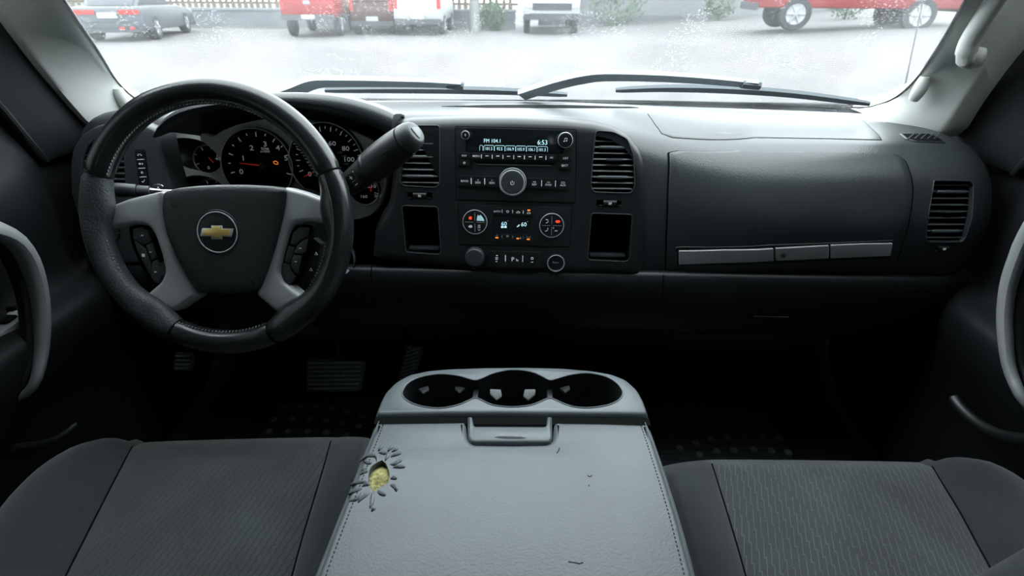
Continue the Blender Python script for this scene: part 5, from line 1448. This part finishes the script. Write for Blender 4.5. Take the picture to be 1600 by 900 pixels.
# ================================================================== OUTSIDE
def paint(name, col, rough=.25, **k): return material(name, tuple(c * .36 for c in col), .38, spec=.3, **k)
M['car_grey'] = paint('grey car paint', (.19, .21, .235)); M['car_red'] = paint('red car paint', (.52, .035, .03)); M['car_red2'] = paint('dull red truck paint', (.42, .05, .045))
M['car_white'] = paint('white car paint', (.74, .76, .77)); M['car_brown'] = paint('dark brown car paint', (.15, .085, .075)); M['tyre'] = material('tyre rubber', (.016, .017, .018), .8)
M['alloy'] = material('alloy wheel', (.22, .225, .23), .45, metal=.3); M['car_glass'] = material('car window glass', (.03, .035, .04), .25, spec=.25)
M['tail'] = material('red tail lamp', (.30, .012, .01), .3); M['lamp'] = material('clear headlamp', (.28, .29, .29), .3); M['plate'] = material('white number plate', (.26, .265, .27), .5)
M['bumper'] = material('dark bumper plastic', (.03, .032, .035), .6); M['blocks'] = material('grey painted block wall', (.105, .11, .122), .85, bump=(8, .4, .02), vary=(2, .1))
M['wood'] = material('weathered fence wood', (.10, .08, .058), .85, vary=(9, .3)); M['render'] = material('white rendered building wall', (.145, .15, .155), .85, vary=(.8, .05))
M['leaf'] = material('green leaves', (.05, .085, .045), .8, vary=(30, .5)); M['orange'] = material('orange traffic plastic', (.32, .07, .03), .5); M['pole'] = material('pale pole paint', (.16, .165, .155), .6)
M['yellow_sign'] = material('yellow board', (.20, .15, .05), .6); M['grass'] = material('thin verge grass', (.10, .125, .065), .95, bump=(40, .6, .02), vary=(6, .3))
def car(name, label, loc, yaw, L, W, H, kind, body, s=1.0, ride=.32, wr=.34, group='parked vehicles across the lot', front=False, lift=0):
    """x forward, y left; rear bumper at x = 0"""
    loc = Vector(loc); t = thing(name, label, 'truck' if kind in ('pickup', 'truck') else 'car', loc, group)
    fx_ = Vector((math.cos(yaw), math.sin(yaw), 0)); fy = Vector((-math.sin(yaw), math.cos(yaw), 0))
    PX = lambda x, y, z: loc + (fx_ * x + fy * y + Z3 * z) * s
    S = Plane(loc, fx_ , Z3)           # side view plane, w points to the right side
    def slab(prof, w, mat, nm, bev=.05, inner=None):
        mb = MB(); n = len(prof)
        if inner is None: inner = w
        def yy(z): return w
        vs = [PX(x, yy(z), z) for x, z in prof] + [PX(x, -yy(z), z) for x, z in prof]
        mb.add(vs, [tuple(range(n)), tuple(range(n, 2 * n))[::-1]] + [(i, (i + 1) % n, (i + 1) % n + n, i + n) for i in range(n)])
        return obj(nm, mb, M[mat], t, bevel=bev * s, ang=35)
    b = ride + lift; hw = W / 2
    if kind == 'sedan':
        slab([(.05, b + .05), (0, b + .25), (.03, b + .62), (.12, b + .70), (L * .22, b + .72), (L * .70, b + .66), (L * .93, b + .55), (L, b + .38), (L, b + .1), (L * .95, b)], hw, body, 'body')
        slab([(L * .07, b + .66), (L * .23, H - .03), (L * .33, H), (L * .50, H - .01), (L * .70, b + .64)], hw * .80, body, 'cabin', .06)
        gz = [(L * .10, b + .70), (L * .235, H - .07), (L * .49, H - .06), (L * .66, b + .69)]; win = [gz]
    elif kind == 'suv':
        slab([(.05, b), (0, b + .2), (.02, b + .75), (L * .7, b + .75), (L * .95, b + .68), (L, b + .45), (L, b + .05)], hw, body, 'body')
        slab([(.06, b + .70), (.14, H - .05), (.4, H), (L * .58, H - .02), (L * .72, b + .70)], hw * .90, body, 'cabin', .07)
        win = [[(.25, b + .82), (.32, H - .12), (L * .55, H - .10), (L * .65, b + .82)]]
    else:
        slab([(.05, b + .05), (0, b + .2), (0, b + .72), (L * .36, b + .72), (L * .36, b + .74), (L * .76, b + .72), (L * .97, b + .68), (L, b + .5), (L, b + .05)], hw, body, 'body')
        slab([(L * .37, b + .68), (L * .38, H - .04), (L * .44, H), (L * .62, H - .02), (L * .74, b + .68)], hw * .88, body, 'cabin', .06)
        win = [[(L * .40, b + .80), (L * .41, H - .10), (L * .60, H - .09), (L * .68, b + .80)]]
    sc_w = {'sedan': .80, 'suv': .90}.get(kind, .88)
    for sd in (1, -1):
        for g in win:
            mb = MB(); o = hw * sc_w
            P = [PX(x, sd * (o + .006), z) for x, z in g] + [PX(x, sd * (o - .03), z) for x, z in g]
            mb.add(P, [(0, 1, 2, 3), (7, 6, 5, 4), (0, 4, 5, 1), (1, 5, 6, 2), (2, 6, 7, 3), (3, 7, 4, 0)]); obj('side_window', mb, M['car_glass'], t)
    def panel(x, y0, y1, z0, z1, mat, nm, th=.02, slope=0):
        mb = MB(); P = []
        for dx in (0, th):
            P += [PX(x - (dx if x < L / 2 else -dx) + slope * (z - z0), y, z) for y, z in ((y0, z0), (y1, z0), (y1, z1), (y0, z1))]
        mb.add(P, [(0, 1, 2, 3), (7, 6, 5, 4), (0, 4, 5, 1), (1, 5, 6, 2), (2, 6, 7, 3), (3, 7, 4, 0)]); return obj(nm, mb, M[mat], t)
    if kind == 'sedan':
        panel(L * .085, -hw * .66, hw * .66, b + .72, H - .10, 'car_glass', 'rear_window', .03, slope=L * .14 / (H - .1 - b - .72) * .88)
        for sd in (1, -1): panel(0.01, sd * hw * .94, sd * hw * .34, b + .50, b + .62, 'tail', 'tail_lamp')
        panel(0, -.26, .26, b + .40, b + .56, 'plate', 'number_plate', .03); panel(-.01, -hw * .95, hw * .95, b + .02, b + .10, 'bumper', 'bumper_strip', .03)
        panel(.005, -hw * .7, hw * .7, b + .30, b + .32, 'bumper', 'trim_line', .02)
        for sd in (.32, .62): panel(-.005, -hw * sd - .06, -hw * sd + .08, b + .08, b + .17, 'tail', 'reflector', .02)
    elif kind == 'suv':
        panel(.11, -hw * .74, hw * .74, b + .84, H - .14, 'car_glass', 'rear_window', .03, slope=.05)
        for sd in (1, -1): panel(0.01, sd * hw * .97, sd * hw * .82, b + .45, b + .85, 'tail', 'tail_lamp', .03)
        panel(-.02, -.24, .24, b + .10, b + .26, 'plate', 'number_plate', .05); panel(-.02, -hw * .96, hw * .96, b - .08, b + .10, 'bumper', 'rear_bumper', .10)
    else:
        panel(-.01, -hw * .97, hw * .97, b - .02, b + .16, 'bumper', 'rear_bumper', .10); panel(0, -.24, .24, b + .02, b + .16, 'plate', 'number_plate', .13)
        for sd in (1, -1): panel(0.01, sd * hw * .97, sd * hw * .84, b + .34, b + .66, 'tail', 'tail_lamp', .03)
        panel(0.0, -.12, .12, b + .50, b + .62, 'alloy', 'tailgate_badge', .03)
    panel(L, -hw * .7, hw * .7, b + .28, b + .50, 'bumper', 'grille', .02); panel(L - .02, -hw * .98, hw * .98, b - .02, b + .18, 'bumper' if kind != 'sedan' else body, 'front_bumper', .10)
    for sd in (1, -1): panel(L - .01, sd * hw * .96, sd * hw * .70, b + .36, b + .54, 'lamp', 'headlamp', .04)
    for x in (L * .19, L * .80):
        for sd in (1, -1):
            F = Plane(PX(x, sd * (hw - .10), wr), fx_ * sd, Z3); F = Plane(PX(x, sd * (hw - .10), wr), -fx_ * sd, Z3)
            wh = obj('wheel', MB().lathe(F, 0, 0, [(wr * s * .6, -.12 * s), (wr * s * .94, -.12 * s), (wr * s, -.08 * s), (wr * s, .08 * s), (wr * s * .93, .115 * s), (wr * s * .66, .115 * s), (wr * s * .62, .09 * s)], 28), M['tyre'], t)
            obj('rim', MB().lathe(F, 0, 0, [(wr * s * .64, .09 * s), (wr * s * .62, .112 * s), (wr * s * .54, .10 * s), (wr * s * .2, .105 * s), (wr * s * .15, .12 * s)], 24), M['alloy'], wh)
            sp = MB()
            for k in range(6):
                a = k * math.pi / 3; sp.tube([F.p(.15 * wr * s * math.cos(a), .15 * wr * s * math.sin(a), .115 * s), F.p(.58 * wr * s * math.cos(a), .58 * wr * s * math.sin(a), .112 * s)], .03 * s, 6)
            obj('spokes', sp, M['alloy'], wh)
    return t
def gpt(x, y, z=0): return at_z(x, y, z)
p = gpt(182, 66)
car('sedan', 'grey sedan seen from behind with red tail lamps at far left', p, R(90 + 14), 4.75, 1.85, 1.46, 'sedan', 'car_grey', 1.16, ride=.24)
p = gpt(110, 40)
car('pickup_truck', 'white pickup truck partly hidden behind the grey sedan', p + Vector((-1.5, 1.5, 0)), R(80), 5.4, 1.95, 1.85, 'pickup', 'car_white', 1.1, ride=.42, wr=.38)
p = gpt(488, 59)
car('red_suv', 'bright red tall car seen from behind with white plate', p, R(97), 4.9, 1.98, 1.85, 'pickup', 'car_red', 1.02, ride=.62, wr=.42)
p = gpt(573, 56)
car('brown_suv', 'dark brown car parked right beside the bright red one', p + Vector((.2, .4, 0)), R(95), 3.7, 1.75, 1.75, 'suv', 'car_brown', 1.0, ride=.42, wr=.36)
p = gpt(655, 56)
car('white_suv', 'white car seen from behind between brown car and pale pole', p, R(91), 4.1, 1.85, 1.72, 'suv', 'car_white', 1.05, ride=.48, wr=.36)
p = gpt(861, 55)
car('white_truck', 'white truck with dark grille facing the camera right of the pole', p + Vector((0, 5.9, 0)), R(-90), 5.0, 1.95, 1.9, 'pickup', 'car_white', 1.18, ride=.50, wr=.40)
# red truck on the right, standing on the raised side of the lot
xr, yr = 10.9, 19.6
car('red_truck', 'red pickup truck seen from the side at far right, facing left', (xr + 3.2, yr + .6, ground_z(xr, yr) - .02), R(180 - 7), 5.6, 1.95, 1.9, 'truck', 'car_red2', 1.12, ride=.56, wr=.45)
# low block wall with slatted fence on top
Yw = 27.7
def wall_run(x0, x1, label, h):
    t = thing('block_wall', label, 'wall', ((x0 + x1) / 2, Yw, 0))
    obj('wall_body', MB().cuboid(((x0 + x1) / 2, Yw, h / 2 - .1), (x1 - x0, .25, h + .2)), M['blocks'], t)
    obj('wall_cap', MB().cuboid(((x0 + x1) / 2, Yw, h + .04), (x1 - x0 + .05, .34, .09)), M['render'], t)
    return t
wall_run(-24, -.6, 'low grey block wall with pale cap behind the parked cars', .74)
fn = thing('wooden_fence', 'weathered wooden slat fence standing above the low grey wall', 'fence', (-14, Yw + .4, 0))
first = None
k = 0; x = -23.6
while x < -.7:
    p = Vector((x, Yw + .4, 0))
    if first is None:
        first = obj('slat', MB().cuboid(p + Vector((0, 0, 1.15)), (.17, .03, 1.9)), M['wood'], fn); p0 = p
    else:
        c = first.copy(); COL.objects.link(c); c.parent = fn; c.location = p - p0 + Vector((0, random.uniform(-.012, .012), random.uniform(-.03, .03)))
    x += .30 if k % 9 else .36; k += 1
for z in (1.05, 1.9): obj('fence_rail', MB().cuboid((-12.1, Yw + .45, z), (23.2, .05, .10)), M['wood'], fn)
yb = obj('yellow_board', MB().cuboid((-19.5, Yw - 1.1, 1.75), (2.2, .05, .55)), M['yellow_sign']); tag(yb, 'yellow board in front of the fence above the grey sedan', 'sign')
bm_ = obj('board_post', MB().cuboid((-19.5, Yw - 1.05, .8), (.08, .06, 1.6)), M['pole'], None); 
yb_l = Vector(yb.location); bm_.parent = yb; bm_.location = Vector(bm_.location) - yb_l
tag(obj('utility_pole', MB().tube([gpt(742, 50), gpt(742, 50) + Vector((0, 0, 2)), gpt(742, 50) + Vector((0, 0, 7))], [.23, .21, .18], 14), M['pole']), 'pale round pole standing in front of the low wall', 'pole')
bw = thing('white_building', 'long white rendered building wall behind the right half', 'building', (8, 31, 0))
obj('building_wall', MB().cuboid((8.4, 31, 2.5), (15.6, .3, 5.0)), M['render'], bw)
obj('wall_plinth', MB().cuboid((8.4, 30.8, .25), (15.7, .2, .5)), M['blocks'], bw)
obj('corner_post', MB().cuboid((16.2, 30.85, 2.5), (.3, .3, 5.0)), M['blocks'], bw)
# shrubs
def shrub(label, c, r, n, sc=1.0):
    c = Vector(c); t = thing('shrub', label, 'shrub', c, 'shrubs by the white wall')
    obj('stem', MB().tube([c, c + Vector((0, 0, r * .9))], [.04, .02], 6), M['wood'], t)
    mb = MB()
    for _ in range(n):
        d = Vector((random.gauss(0, 1), random.gauss(0, 1), random.gauss(0, 1))).normalized() * r * random.uniform(.35, 1) ** .5
        p = c + Vector((0, 0, r * .95)) + Vector((d.x * sc, d.y * .8, d.z))
        if p.z < c.z: continue
        a = Vector((random.gauss(0, 1), random.gauss(0, 1), random.gauss(0, 1))).normalized(); b = a.orthogonal().normalized()
        l = .16 * random.uniform(.7, 1.3)
        mb.add([p, p + a * l * .5 + b * l * .22, p + a * l, p + a * l * .5 - b * l * .22 + Vector((0, 0, .03))], [(0, 1, 2), (0, 2, 3)])
    tag(obj('foliage', mb, M['leaf'], t, recalc=False), kind='stuff')
shrub('wide grey green shrub against the white wall, right of the white truck', gpt(962, 44), 1.05, 900, 1.3)
shrub('small rounded green shrub alone in front of the white wall', (gpt(1090, 40).x, 28.3, ground_z(gpt(1090, 40).x, 28)), .75, 600)
shrub('tall dark shrub at the corner of the white wall beside the red truck', (13.2, 24.5, ground_z(13.2, 24)), .85, 700)
shrub('pale green shrub between the pole and the low wall', gpt(770, 48), .6, 500)
pr = Vector((15.2, 18.6, ground_z(15.2, 18)))
bb = thing('traffic_barrel', 'orange traffic barrel beside the right pillar near red truck', 'barrel', pr)
FBr = Plane(pr, (1, 0, 0), (0, 1, 0))
obj('barrel_body', MB().lathe(FBr, 0, 0, [(.34, .08), (.32, .4), (.30, .42), (.29, .75), (.27, .77), (.25, 1.02), (.08, 1.06)], 24), M['orange'], bb)
obj('barrel_foot', MB().lathe(FBr, 0, 0, [(.44, -.02), (.44, .06), (.33, .10)], 24), M['tyre'], bb)
tag(obj('verge', MB().grid([[(x, y, ground_z(x, y) + .012 + random.uniform(0, .01)) for x in np.linspace(-24, -1, 60)] for y in (27.1, 27.2, 27.3, 27.5)]), M['grass']), 'thin strip of pale grass along foot of the low wall', 'grass', kind='stuff')
